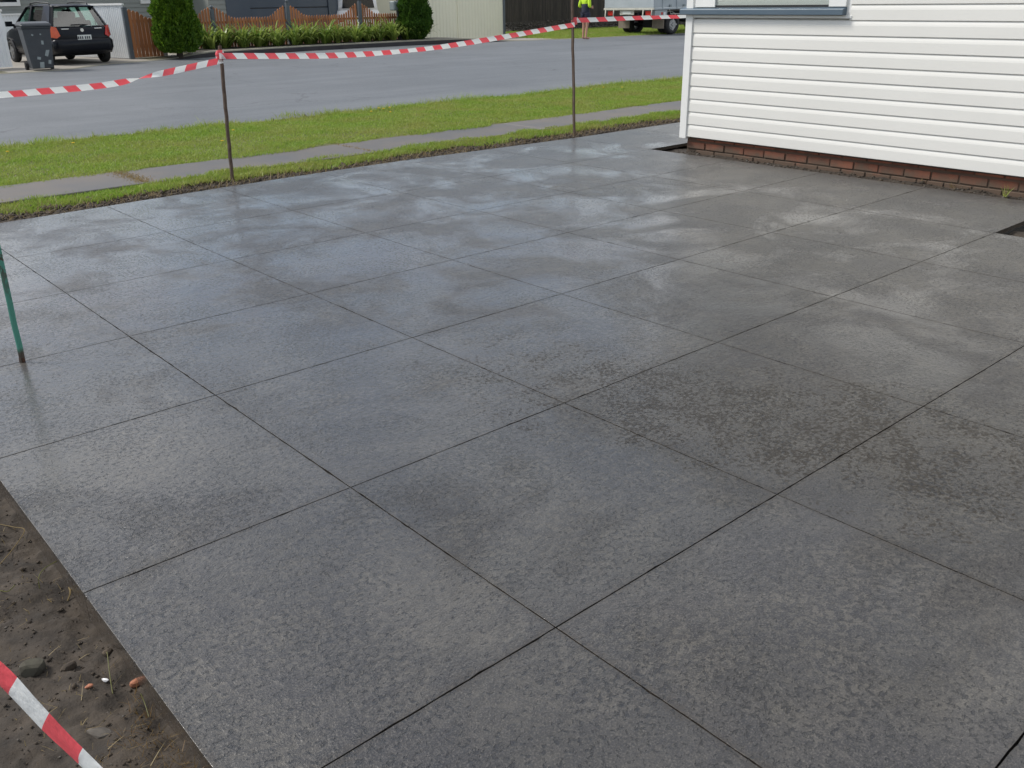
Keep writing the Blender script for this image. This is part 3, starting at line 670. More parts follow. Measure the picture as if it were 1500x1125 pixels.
o = blades('road_edge_tufts', P, rng.uniform(.03, .10, len(P)), rng.uniform(.004, .009, len(P)), .6, M['grass']); props(o, 'ragged grass tufts growing along the near road edge', 'grass', kind='stuff')
P = scatter(5000, .5, 9, 9.40, 9.72); P = P[vnoise(P[:, 0]*1.6, P[:, 1]*4, 52) > .45]; P = np.concatenate([P, P[:, :1]*0-.03], 1)
crumbs('road_edge_soil', P, rng.gamma(2, .007, len(P))+.005, M['clod'], 'dark soil crumbs along the near road edge', 'soil')
# weeds in the footpath joint, and on the road edge
P = np.concatenate([np.stack([1.62+rng.normal(0, .05, 1100)+.0, rng.uniform(6.05, 6.85, 1100)], 1), np.stack([4.1+rng.normal(0, .012, 120), rng.uniform(6.05, 6.85, 120)], 1)])
P = np.concatenate([P, P[:, :1]*0-.01], 1)
o = blades('joint_weeds', P, rng.uniform(.012, .03, len(P)), rng.uniform(.004, .008, len(P)), .9, M['dry']); props(o, 'dry weeds growing in the footpath joints', 'weeds', kind='stuff')
# house bed litter
P = scatter(700, 6.24, 6.55, -.1, 4.0); P = np.concatenate([P, hsoilz(P[:, 0], P[:, 1])[:, None]+.003], 1)
crumbs('bed_crumbs', P, rng.gamma(2, .004, len(P))+.002, M['clod'], 'crumbs of soil between the slab and brick base', 'soil')
P = scatter(120, 6.26, 6.5, -.1, 4.0); P = np.concatenate([P, hsoilz(P[:, 0], P[:, 1])[:, None]+.004], 1)
crumbs('bed_mortar_bits', P, rng.gamma(2, .004, len(P))+.003, M['stone'], 'pale mortar crumbs between the slab and brick base', 'rubble')
def weed(px, py, n, h, label, mat):
    p = G(px, py, -.03); P = np.array([p])+rng.normal(0, .012, (n, 3))*np.array([1, 1, 0])
    o = blades('weed', P, rng.uniform(h*.5, h, n), rng.uniform(.004, .008, n), .5, mat); props(o, label, 'weed')
weed(1472, 290, 14, .12, 'green weed tuft at the foot of the brick base near the right edge', M['grass'])
weed(1352, 268, 7, .07, 'small pale weed at the brick base left of the green tuft', M['dry'])
weed(1395, 275, 10, .05, 'flattened dry weed beside the brick base', M['dry'])
# dandelions
st = MB().tube([(0, 0, 0), (.004, 0, .03), (.002, .003, .055)], .002, 5).build('dandelion_stem', M['grass'])
d0 = empty('dandelion', (0, 0, 0)); st.parent = d0; st.name = 'stem'
pet = MB()
for k in range(14):
    a = 2*math.pi*k/14; c, s = math.cos(a), math.sin(a)
    pet.add([(0, 0, .055), (.018*c-.004*s, .018*s+.004*c, .062), (.020*c, .020*s, .061), (.018*c+.004*s, .018*s-.004*c, .062)], [(0, 1, 2, 3)])
pet.disc((.0, .0, .055), (0, 0, 1), .009, .006, .010, 8); pet.build('petals', M['yellow'], d0)
props(d0, 'small yellow dandelion in the verge lawn', 'flower', 'dandelions in the verge')
for i, (px, py) in enumerate([(108, 214), (326, 211), (544, 167), (555, 162), (562, 163), (571, 161), (572, 168), (866, 134), (884, 131), (911, 131), (12, 227), (342, 195)]):
    o = d0 if i == 0 else tree_copy(d0)
    o.location = G(px, py, .012)+Vector((0, 0, 0)); o.location.z = -.01; o.rotation_euler = (0, 0, random.uniform(0, 6))

# ------------------------------------------------------------------ far side: hatchback, bin
def loft(st, smooth=True):
    mb = MB(); v = []; m = None
    for y, half in st:
        ring = [(x, y, z) for x, z in half]+[(-x, y, z) for x, z in half[::-1]]
        m = len(ring); v += ring
    f = []
    for i in range(len(st)-1):
        for k in range(m): f.append((i*m+k, i*m+(k+1) % m, (i+1)*m+(k+1) % m, (i+1)*m+k))
    f += [tuple(range(m))[::-1], tuple(range((len(st)-1)*m, len(st)*m))]
    return mb.add(v, f)
def bodysec(hw, zb, belt):
    return [(hw*.80, zb), (hw*.95, zb+.05), (hw, zb+.2), (hw*1.0, (zb+belt)/2+.06), (hw*.985, belt-.12), (hw*.95, belt-.03), (hw*.88, belt)]
def wheel(parent, x, y, r, w, side, rimr=.62):
    t = MB(); pr = [(-w/2, r*.80), (-w/2+.02, r*.96), (-w*.25, r), (w*.25, r), (w/2-.02, r*.96), (w/2, r*.80)]
    n = 28; v = []; f = []
    pr2 = [(-w/2+.01, r*rimr)]+pr+[(w/2-.01, r*rimr)]
    for k in range(n):
        a = 2*math.pi*k/n
        v += [(x+px, y+rr*math.cos(a), r+rr*math.sin(a)) for px, rr in pr2]
    m = len(pr2)
    for k in range(n):
        for i in range(m): f.append((k*m+i, k*m+(i+1) % m, ((k+1) % n)*m+(i+1) % m, ((k+1) % n)*m+i))
    t.add(v, f); wh = t.build('wheel', M['tyre'], parent, smooth=True)
    rm = MB(); xs = x+side*(w/2-.03)
    rm.tube([(xs-side*.05, y, r), (xs, y, r), ], [r*rimr*1.01, r*rimr*1.01], 24)
    for k in range(5):
        a = 2*math.pi*k/5; rm.box((xs+side*.012, y+r*.32*math.cos(a), r+r*.32*math.sin(a)), (.02, .06, r*.62), Matrix.Rotation(-a+math.pi/2, 3, 'X'))
    rm.disc((xs, y, r), (side, 0, 0), .06, .05, .03, 12)
    rm.build('rim', M['rim'], wh); return wh
def hull(P):
    bm = bmesh.new(); [bm.verts.new(p) for p in P]; r = bmesh.ops.convex_hull(bm, input=bm.verts)
    bmesh.ops.recalc_face_normals(bm, faces=bm.faces); me = bpy.data.meshes.new('hull'); bm.to_mesh(me); bm.free(); return me
def hatch(loc, rz):
    c = empty('parked_hatchback', loc, rz); props(c, 'black hatchback with roof rails parked nose-in behind the grey wheelie bin', 'car')
    st = [(-1.84, bodysec(.66, .42, .90)), (-1.80, bodysec(.74, .33, .94)), (-1.68, bodysec(.80, .25, .965)), (-1.3, bodysec(.84, .21, .97)), (-.3, bodysec(.845, .2, .955)), (.8, bodysec(.84, .2, .93)),
          (1.15, bodysec(.83, .2, .90)), (1.55, bodysec(.79, .24, .82)), (1.78, bodysec(.68, .30, .70)), (1.85, bodysec(.55, .36, .60))]
    loft(st).build('body', M['carblack'], c, smooth=True)
    # greenhouse
    B = {'rl': (-.70, -1.70, .95), 'rr': (.70, -1.70, .95), 'fl': (-.74, .92, .92), 'fr': (.74, .92, .92)}
    T = {'rl': (-.54, -1.42, 1.46), 'rr': (.54, -1.42, 1.46), 'fl': (-.57, .18, 1.45), 'fr': (.57, .18, 1.45)}
    rfm = loft([(-1.60, [(.50, 1.435), (.53, 1.445), (.50, 1.465)]), (-1.40, [(.53, 1.44), (.575, 1.46), (.50, 1.495)]), (-.6, [(.56, 1.45), (.60, 1.47), (.52, 1.525)]), (.1, [(.56, 1.44), (.595, 1.455), (.52, 1.50)]), (.28, [(.55, 1.40), (.57, 1.415), (.52, 1.435)])])
    rfm.build('roof', M['carblack'], c, smooth=True)
    def pillar(b0, b1, t0, t1, th=.03):
        b0, b1, t0, t1 = map(Vector, (b0, b1, t0, t1)); n = (b1-b0).cross(t0-b0).normalized()*th
        return MB().add([b0-n, b1-n, t1-n, t0-n, b0+n, b1+n, t1+n, t0+n], [(0, 1, 2, 3), (7, 6, 5, 4), (0, 4, 5, 1), (1, 5, 6, 2), (2, 6, 7, 3), (3, 7, 4, 0)])
    for s in (-1, 1):
        pillar((s*.76, -1.70, .94), (s*.78, -1.18, .95), (s*.545, -1.46, 1.46), (s*.575, -1.12, 1.47)).build('rear_pillar', M['carblack'], c)
        pillar((s*.70, -1.755, .94), (s*.76, -1.70, .94), (s*.50, -1.52, 1.45), (s*.545, -1.46, 1.46)).build('rear_pillar', M['carblack'], c)
        pillar((s*.785, -.40, .95), (s*.785, -.26, .95), (s*.585, -.36, 1.48), (s*.585, -.26, 1.48)).build('door_pillar', M['carblack'], c)
        pillar((s*.75, .84, .92), (s*.73, .98, .92), (s*.57, .12, 1.45), (s*.56, .22, 1.43)).build('front_pillar', M['carblack'], c)
        MB().add([(s*.77, -1.18, .955), (s*.775, -.40, .955), (s*.58, -.36, 1.46), (s*.57, -1.12, 1.45)], [(0, 1, 2, 3)]).build('side_window', M['carglass'], c)
        MB().add([(s*.775, -.26, .955), (s*.755, .84, .93), (s*.57, .12, 1.44), (s*.58, -.26, 1.46)], [(0, 1, 2, 3)]).build('side_window', M['carglass'], c)
        rail = MB().tube([(s*.50, -1.30, 1.49), (s*.505, -1.24, 1.545), (s*.52, -.5, 1.575), (s*.51, .0, 1.55), (s*.50, .06, 1.50)], .017, 8); rail.build('roof_rail', M['blackplastic'], c, smooth=True)
        lamp = hull([(s*x, y, z) for x, y, z in ((.80, -1.70, .99), (.862, -1.62, .72), (.70, -1.862, .68), (.60, -1.872, .74), (.66, -1.845, .95), (.855, -1.42, .90), (.74, -1.5, .7), (.7, -1.5, .98))])
        link('tail_light', lamp, M['amber'] if s < 0 else M['red'], c)
        MB().box((s*.44, -1.845, .905), (.20, .02, .025)).build('chrome_strip', M['chrome'], c, bevel=.004)
        # mirror
        MB().tube([(s*.80, .62, .99), (s*.93, .60, 1.01)], [.03, .04], 8).box((s*.98, .58, 1.03), (.17, .08, .13)).build('wing_mirror', M['carblack'], c)
        MB().box((s*.845, -.55, .83), (.02, .16, .025)).build('door_handle', M['chrome'], c)
        for yy in (-1.18, 1.20): wheel(c, s*.76, yy, .30, .19, s)
        for yy in (-1.18, 1.2):
            arch = MB().tube([(s*.848, yy+.35*math.cos(a), .30+.35*math.sin(a)) for a in [math.pi*k/10 for k in range(11)]], .018, 6); arch.build('wheel_arch', M['blackplastic'], c)
    rg = MB().add([(-.69, -1.735, .965), (.69, -1.735, .965), (.49, -1.525, 1.435), (-.49, -1.525, 1.435)], [(0, 1, 2, 3)]).build('rear_window', M['carglass'], c)
    MB().tube([(.0, -1.76, .975), (.22, -1.735, 1.00), (-.22, -1.738, 1.01)][::1], .01, 6).build('wiper', M['blackplastic'], rg)
    MB().add([(-.72, 1.0, .92), (.72, 1.0, .92), (.54, .25, 1.42), (-.54, .25, 1.42)], [(0, 1, 2, 3)]).build('windscreen', M['carglass'], c)
    MB().tube([(-.52, -1.62, 1.452), (0, -1.66, 1.462), (.52, -1.62, 1.452)], [.02, .026, .02], 8).build('spoiler', M['carblack'], c, smooth=True)
    MB().disc((0, -1.84, .87), (0, -1, 0), .05, .045, .02, 16).build('badge', M['chrome'], c)
    bp = loft([(-1.90, [(.60, .40), (.66, .46), (.66, .58), (.60, .62)]), (-1.86, [(.72, .33), (.78, .42), (.78, .60), (.70, .66)]), (-1.66, [(.80, .27), (.855, .38), (.855, .60), (.80, .67)])]); bp.build('rear_bumper', M['carblack'], c, smooth=True)
    pl = MB().box((0.02, -1.885, .68), (.372, .014, .135)).build('number_plate', M['plate'], c, bevel=.003)
    for k, xx in enumerate((-.145, -.09, -.035, .04, .095, .15)): MB().box((xx, -1.894, .68), (.034, .004, .07)).build('plate_mark', M['ink'], pl)
    for s in (-1, 1):     # seats seen through the glass
        MB().box((s*.36, -.05, .95), (.46, .14, .75), Matrix.Rotation(R(12), 3, 'X')).box((s*.36, -.16, 1.30), (.26, .09, .17)).build('front_seat', M['seat'], c, bevel=.03)
        MB().box((s*.34, -1.02, 1.10), (.24, .09, .16)).build('headrest', M['seat'], c, bevel=.03)
    MB().box((0, -.98, .90), (1.25, .14, .40)).build('rear_seat', M['seat'], c, bevel=.03)
cp = G(112, 92, 0); CARROT = R(5)
hatch((cp.x-.19, cp.y+.75, 0.006), CARROT)

def bin_(loc, rz):
    c = empty('wheelie_bin', loc, rz); props(c, 'dark grey wheelie bin with pale stickers in the gutter', 'bin')
    def fr(hx, y0, y1, z): return [(-hx, y0, z), (hx, y0, z), (hx, y1, z), (-hx, y1, z)]
    rings = [fr(.21, -.23, .22, .06), fr(.235, -.27, .25, .35), fr(.275, -.335, .30, .93), fr(.29, -.35, .32, .935), fr(.29, -.35, .32, .985)]
    v = sum(rings, []); f = [(3, 2, 1, 0), (16, 17, 18, 19)]
    for i in range(4):
        for k in range(4): f.append((4*i+k, 4*i+(k+1) % 4, 4*i+4+(k+1) % 4, 4*i+4+k))
    MB().add(v, f).build('body', M['bin'], c, bevel=.012)
    lid = loft([(-.39, [(.27, .985), (.29, 1.0), (.27, 1.015)]), (-.36, [(.30, .99), (.305, 1.01), (.28, 1.05)]), (0, [(.30, .99), (.305, 1.02), (.27, 1.085)]), (.33, [(.30, .99), (.305, 1.02), (.27, 1.07)]), (.40, [(.25, 1.0), (.26, 1.02), (.24, 1.05)])])
    lid.build('lid', M['bin'], c, smooth=False)
    MB().tube([(-.24, .33, .97), (-.24, .42, .99), (.24, .42, .99), (.24, .33, .97)], .016, 8).build('handle', M['bin'], c)
    for s in (-1, 1):
        MB().disc((s*.22, .24, .10), (s, 0, 0), .10, .10, .06, 18).build('wheel', M['tyre'], c)
    # stickers lie on the sloping front face (y about -.27 to -.33)
    def stk(x, z, w, h, a):
        y = -.27-(z-.35)*(.065/.58) if z > .35 else -.23-(z-.06)*(.04/.29)
        MB().box((x, y-.004, z), (w, .004, h), Matrix.Rotation(a, 3, 'Y') @ Matrix.Rotation(0, 3, 'X')).build('sticker', M['sticker'], c)
    for a in ((-.10, .80, .04, .035, .5), (.06, .81, .03, .03, 0), (.07, .63, .045, .085, .1), (.13, .41, .065, .17, .35), (-.05, .29, .07, .06, .2), (-.01, .16, .085, .17, .12), (.15, .20, .055, .09, .2)): stk(*a)
bp_ = G(77, 103.5, -.01); bin_((bp_.x-.16, bp_.y+.30, -.012), R(-6)); bpy.data.objects['wheelie_bin'].scale = (1.15, 1.1, 1.06)

# ------------------------------------------------------------------ far side fences
def ribbed(name, A, B, z0, z1, mat, pitch, depth, parent, duty=.5):
    A = Vector((A[0], A[1], 0)); B = Vector((B[0], B[1], 0)); d = B-A; ln = d.length; d.normalize(); n = Vector((d.y, -d.x, 0)); mb = MB()
    prof = [(0, 0)]; s = 0
    while s < ln-1e-6:
        for ds, dd in ((pitch*duty*.8, 0), (pitch*duty, depth), (pitch*(duty+.3), depth), (pitch*(duty+.3)+pitch*duty*.2, 0), (pitch, 0)):
            if s+ds <= ln+1e-6: prof.append((s+ds, dd))
        s += pitch
    v = []
    for s_, dd in prof:
        p = A+d*s_+n*dd; v += [(p.x, p.y, z0), (p.x, p.y, z1)]
    mb.add(v, [(2*i, 2*i+2, 2*i+3, 2*i+1) for i in range(len(prof)-1)])
    return mb.build(name, mat, parent)
# white corrugated fence beside the car
def wfence(A, B, label, z1a, z1b, npan):
    e = empty('sheet_fence', (A[0], A[1], 0)); props(e, label, 'fence'); inv = Matrix.Translation((-A[0], -A[1], 0))
    A = Vector((A[0], A[1])); B = Vector((B[0], B[1]))
    for k in range(npan):
        a = A.lerp(B, k/npan+.003); b = A.lerp(B, (k+1)/npan-.003)
        o = ribbed('sheet_panel', a, b, .03, z1a, M['whitefence'], .095, .018, e); o.matrix_parent_inverse = inv
    d = (B-A).normalized(); n = Vector((d.y, -d.x))
    o = MB().prism([(A.x-n.x*.02, A.y-n.y*.02, z1a-.01), (A.x+n.x*.045, A.y+n.y*.045, z1a-.01), (A.x+n.x*.045, A.y+n.y*.045, z1a+.045), (A.x-n.x*.02, A.y-n.y*.02, z1a+.045)], 0, (B.x-A.x, B.y-A.y, 0)).build('top_rail', M['trim'], e); o.matrix_parent_inverse = inv
    return e
A = Y(100, 40, 29.2); B = G(195, 87, 0)
wz = Y(182, 7, B.y).z
wfence((A.x, A.y), (B.x-.02, B.y), 'white corrugated metal fence to the right of the black hatchback', wz, wz, 2)
A = G(-120, 106, .03); B = G(7, 96, .03)
wfence((A.x, 24.6), (B.x, 25.0), 'white metal fence end at the left edge, before the hatchback', 1.38, 1.38, 1)
A2 = Y(-60, 40, 33.0); B2 = Y(40, 40, 33.0)
wfence((A2.x, 33.0), (B2.x, 33.0), 'white corrugated fence far behind the hatchback bonnet', 1.22, 1.22, 1)
# timber side gate
def gate():
    p0 = G(197, 87, 0); p1 = G(243, 89, 0); yy = p0.y+.05
    e = empty('timber_gate', (p0.x, yy, 0)); props(e, 'orange stained timber gate of upright palings beside the white fence', 'gate'); inv = Matrix.Translation((-p0.x, -yy, 0))
    x0 = Y(193, 60, yy).x; x1 = Y(237, 60, yy).x
    n = 8; w = (x1-x0)/n
    for k in range(n):
        xc = x0+w*(k+.6); t = k/(n-1); top = 1.36-.24*sst(0, .8, t)+random.uniform(-.012, .012)
        o = MB().prism([(xc-w*.44, yy, .05), (xc+w*.44, yy, .05), (xc+w*.44, yy, top-.04), (xc+w*.1, yy, top), (xc-w*.1, yy, top), (xc-w*.44, yy, top-.04)], 0, (0, .02, 0)).build('paling', M['picket'], e); o.matrix_parent_inverse = inv
    for z in (.3, 1.0):
        o = MB().bb(x0, x1+.1, yy+.022, yy+.06, z, z+.08).build('rail', M['picket'], e); o.matrix_parent_inverse = inv
    o = MB().bb(x0-.12, x0, yy-.03, yy+.09, 0, 1.42).build('gate_post', M['slate'], e, bevel=.008); o.matrix_parent_inverse = inv
    x2 = Y(240, 60, yy-.1).x
    o = MB().prism([(x2-.04, yy-.14, 0), (x2+.05, yy-.14, 0), (x2+.01, yy-.14, 1.0), (x2-.08, yy-.14, 1.0)], 0, (0, .09, 0)).build('leaning_post', M['paleposts'], e); o.matrix_parent_inverse = inv
gate()
# picket fence with scalloped tops
def picket_fence():
    yf = 27.35
    e = empty('picket_fence', (12, yf, .12)); props(e, 'orange picket fence with scalloped tops and slate posts', 'fence'); inv = Matrix.Translation((-12, -yf, -.12))
    def part(mb, name, mat, **k):
        o = mb.build(name, mat, e, **k); o.matrix_parent_inverse = inv; return o
    posts = [(310, 13), (421, 4), (526.5, 2)]
    px = [Y(a, 20, yf).x for a, _ in posts]; pz = [Y(a, b, yf).z for a, b in posts]
    xl = Y(288, 20, yf).x; xr = Y(606, 20, yf).x
    for x, z in zip(px, pz):
        o = part(MB().bb(x-.055, x+.055, yf-.09, yf+.02, 0, z), 'post', M['slate'], bevel=.006)
        bm = bmesh.new(); bmesh.ops.create_uvsphere(bm, u_segments=14, v_segments=8, radius=.058); me = bpy.data.meshes.new('post_cap'); bm.to_mesh(me); bm.free()
        b = link('post_cap', me, M['slate'], o); b.location = (x, yf-.035, z+.05)
    lows = [Y(355, 27, yf).z, Y(470, 24, yf).z]; 
    def top(x):
        bounds = [px[0]-3.2]+px+[px[2]+2.75]
        for a, b in zip(bounds[:-1], bounds[1:]):
            if a <= x <= b:
                t = (x-a)/(b-a); hi = 1.28+.04*(x-px[0])/6; lo = .93+.02*(x-px[0])/6
                ed = min(t, 1-t)*(b-a); return lo+(hi-lo)*(1-sst(0.0, .80, ed))**1.0
        return .95
    x = xl; sp = .098
    while x < xr:
        if min(abs(x-p) for p in px) > .08:
            z = top(x)+.12+random.uniform(-.008, .008); w = .034
            part(MB().prism([(x-w, yf, .16), (x+w, yf, .16), (x+w, yf, z-.05), (x, yf, z), (x-w, yf, z-.05)], 0, (random.uniform(-.004, .004), .018, 0)), 'picket', M['picket'])
        x += sp
    for z in (.35, .88): part(MB().bb(xl, xr, yf+.02, yf+.06, z, z+.07), 'rail', M['picket'])
picket_fence()
# cream sheet fence on the right of the second conifer
A = G(592, 63, .03); B = G(737.5, 53.5, .03)
def cream():
    e = empty('sheet_fence', (A.x, A.y, 0)); props(e, 'tall cream ribbed metal fence right of the round conifer', 'fence'); inv = Matrix.Translation((-A.x, -A.y, 0))
    ex = [(0, .515), (.515, 1.)]
    for a, b in ex:
        p = A.lerp(B, a+.004); q_ = A.lerp(B, b-.004); o = ribbed('sheet_panel', p, q_, .06, 1.95, M['creamfence'], .19, .014, e, .6); o.matrix_parent_inverse = inv
    d = (B-A).normalized(); n = Vector((d.y, -d.x, 0))
    for t, m, w in ((.515, 'creamfence', .03), (1.003, 'slate', .05), (0, 'creamfence', .03)):
        p = A.lerp(B, t); o = MB().box((p.x+n.x*.01, p.y+n.y*.01, 1.0), (w*2, w*2, 2.0), Matrix.Rotation(math.atan2(d.y, d.x), 3, 'Z')).build('post', M[m], e); o.matrix_parent_inverse = inv
    o = MB().prism([tuple(A+n*.02+Vector((0, 0, .0))), tuple(A-n*.03), tuple(A-n*.03+Vector((0, 0, .06))), tuple(A+n*.02+Vector((0, 0, .06)))], 0, tuple(B-A)).build('bottom_rail', M['creamfence'], e); o.matrix_parent_inverse = inv
cream()
# dark paling fence and rubble bank beyond the person
def dark_fence():
    yf = G(800, 44, .05).y+.6; x0 = Y(735, 20, yf).x; x1 = Y(1060, 20, yf).x
    e = empty('paling_fence', (x0, yf, 0)); props(e, 'dark weathered timber paling fence behind the person and truck', 'fence'); inv = Matrix.Translation((-x0, -yf, 0))
    x = x0
    while x < x1:
        o = MB().bb(x, x+.094, yf, yf+.016, .35+random.uniform(-.03, .03), 1.95+random.uniform(-.03, .03)).build('paling', M['paling'], e); o.matrix_parent_inverse = inv; x += .10
        o.location.y = random.uniform(0, .012)
    for z in (.6, 1.2, 1.75):
        o = MB().bb(x0, x1, yf+.03, yf+.07, z, z+.08).build('rail', M['paling'], e); o.matrix_parent_inverse = inv
    n = 1500; P = np.stack([rng.uniform(x0, x1, n), yf-.05-rng.uniform(0, .4, n)], 1); t = (yf-P[:, 1])/.45
    P = np.concatenate([P, (.55*(1-t)*rng.uniform(.3, 1, n)+.03)[:, None]], 1)
    crumbs('rubble_bank', P, rng.uniform(.025, .075, n), M['stone'], 'bank of grey rubble stones below the dark paling fence', 'rubble')
    o = MB().prism([(x0, yf-.35, -.02), (x0, yf-.02, .45), (x0, yf+.1, .45), (x0, yf+.1, -.02)], 0, (x1-x0, 0, 0)).build('bank', M['bed']); props(o, kind='structure')
    P = scatter(60000, 24.8, 40, 24.1, yf-.2); P = P[P[:, 1] > kerb_y(P[:, 0])+.1]; P = np.concatenate([P, P[:, :1]*0], 1)
    o = blades('far_grass', P, rng.uniform(.04, .10, len(P)), rng.uniform(.012, .022, len(P)), .7, M['grass']); props(o, 'green grass verge across the road below the rubble bank', 'grass', kind='stuff')
dark_fence()

# ------------------------------------------------------------------ far houses
def far_house():
    yw = 33.4
    xa = -14; xb = Y(306, 5, yw).x
    e = empty('grey_house', (xb, yw, 0)); props(e, 'grey green weatherboard house behind the hatchback with white window frames', 'house'); inv = Matrix.Translation((-xb, -yw, 0))
    def part(mb, name, mat, parent=e, **k):
        o = mb.build(name, mat, parent, **k); o.matrix_parent_inverse = inv if parent is e else Matrix.Identity(4); return o
    part(MB().bb(xa, xb, yw+.03, yw+8, 0, 2.9), 'wall', M['hwall'])
    for k in range(17):
        z = .3+k*.155; part(MB().prism([(xa, yw-.012, z), (xa, yw+.012, z+.155), (xa, yw+.04, z+.155), (xa, yw+.04, z)], 0, (xb-xa, 0, 0)), 'weatherboard', M['hwall'])
    part(MB().bb(xb-.10, xb+.04, yw-.04, yw+.1, .2, 2.9), 'corner_board', M['trim'])
    for (p0, p1, pyb) in ((-60, 29, 4), (205, 233, 1.0), (276, 300, -.5)):
        a = Y(p0, pyb, yw); b = Y(p1, pyb, yw); z = b.z if p0 < 0 else a.z
        w = part(MB().bb(a.x, b.x, yw-.05, yw+.0, z-.10, z+.02).bb(a.x, a.x+.09, yw-.05, yw, z+.02, z+1.2).bb(b.x-.09, b.x, yw-.05, yw, z+.02, z+1.2).bb(a.x, b.x, yw-.05, yw, z+1.2, z+1.3), 'window_frame', M['trim'])
        part(MB().bb(a.x+.09, b.x-.09, yw-.03, yw-.02, z+.02, z+1.2), 'window_pane', M['darkglass'], w)
    part(MB().add([(xa-.5, yw-.6, 2.85), (xb+.5, yw-.6, 2.85), (xb+.5, yw+8.5, 2.85), (xa-.5, yw+8.5, 2.85), (xa+4, yw+4, 4.9), (xb-4, yw+4, 4.9)], [(0, 1, 5, 4), (1, 2, 5), (2, 3, 4, 5), (3, 0, 4), (3, 2, 1, 0)]), 'roof', M['roof'])
    # garage wing with slate blue door
    yg = 31.6; x0 = Y(306, 5, yg).x; xd = Y(331, 10, yg).x; x1 = Y(495, 10, yg).x
    g = empty('garage', (x0, yg, 0)); props(g, 'garage with slate blue panelled door behind the picket fence', 'garage'); inv2 = Matrix.Translation((-x0, -yg, 0))
    def gp(mb, name, mat, **k):
        o = mb.build(name, mat, g, **k); o.matrix_parent_inverse = inv2; return o
    gp(MB().bb(x0, xd, yg+.02, yg+6, 0, 2.7).bb(xd, x1, yg+.2, yg+6, 0, 2.7), 'wall', M['hwall'])
    for k in range(16):
        z = .2+k*.155; gp(MB().prism([(x0, yg-.012, z), (x0, yg+.010, z+.155), (x0, yg+.04, z+.155), (x0, yg+.04, z)], 0, (xd-x0, 0, 0)), 'weatherboard', M['hwall'])
    xi = Y(366, 10, yg).x; xj = Y(481, 10, yg).x
    gp(MB().bb(xd, xi, yg-.02, yg+.1, 0, 2.45), 'door_jamb', M['gwall']); gp(MB().bb(xj, x1, yg-.02, yg+.1, 0, 2.45), 'door_jamb', M['gwall'])
    zl = Y(420, 12, yg).z; h = .42
    for k in range(-3, 4):
        z = zl+k*h
        if z < 0: continue
        gp(MB().bb(xi, xj, yg+.03, yg+.08, z+.03, min(z+h, 2.45)), 'door_panel', M['gwall'], bevel=.01)
    gp(MB().bb(xi, xj, yg+.085, yg+.1, 0, 2.45), 'door_backing', M['ink'])
    gp(MB().add([(x0-.3, yg-.5, 2.7), (x1+.4, yg-.5, 2.7), (x1+.4, yg+6.5, 2.7), (x0-.3, yg+6.5, 2.7), ((x0+x1)/2, yg-.2, 3.8), ((x0+x1)/2, yg+6, 3.8)], [(0, 1, 4), (1, 2, 5, 4), (2, 3, 5), (3, 0, 4, 5), (3, 2, 1, 0)]), 'roof', M['roof'])
    yc = 39.0; x2 = Y(480, 5, yc).x; x3 = Y(640, 5, yc).x
    c = empty('cream_house', (x2, yc, 0)); props(c, 'cream walled house glimpsed beside the white car', 'house')
    inv3 = Matrix.Translation((-x2, -yc, 0))
    for mb, nm, mt in ((MB().bb(x2, x3+6, yc, yc+7, 0, 2.8), 'wall', M['hcream']), (MB().add([(x2-.4, yc-.5, 2.8), (x3+6.4, yc-.5, 2.8), (x3+6.4, yc+7.5, 2.8), (x2-.4, yc+7.5, 2.8), (x2+3, yc+3.5, 4.6), (x3+3, yc+3.5, 4.6)], [(0, 1, 5, 4), (1, 2, 5), (2, 3, 4, 5), (3, 0, 4), (3, 2, 1, 0)]), 'roof', M['roof'])):
        o = mb.build(nm, mt, c); o.matrix_parent_inverse = inv3
far_house()
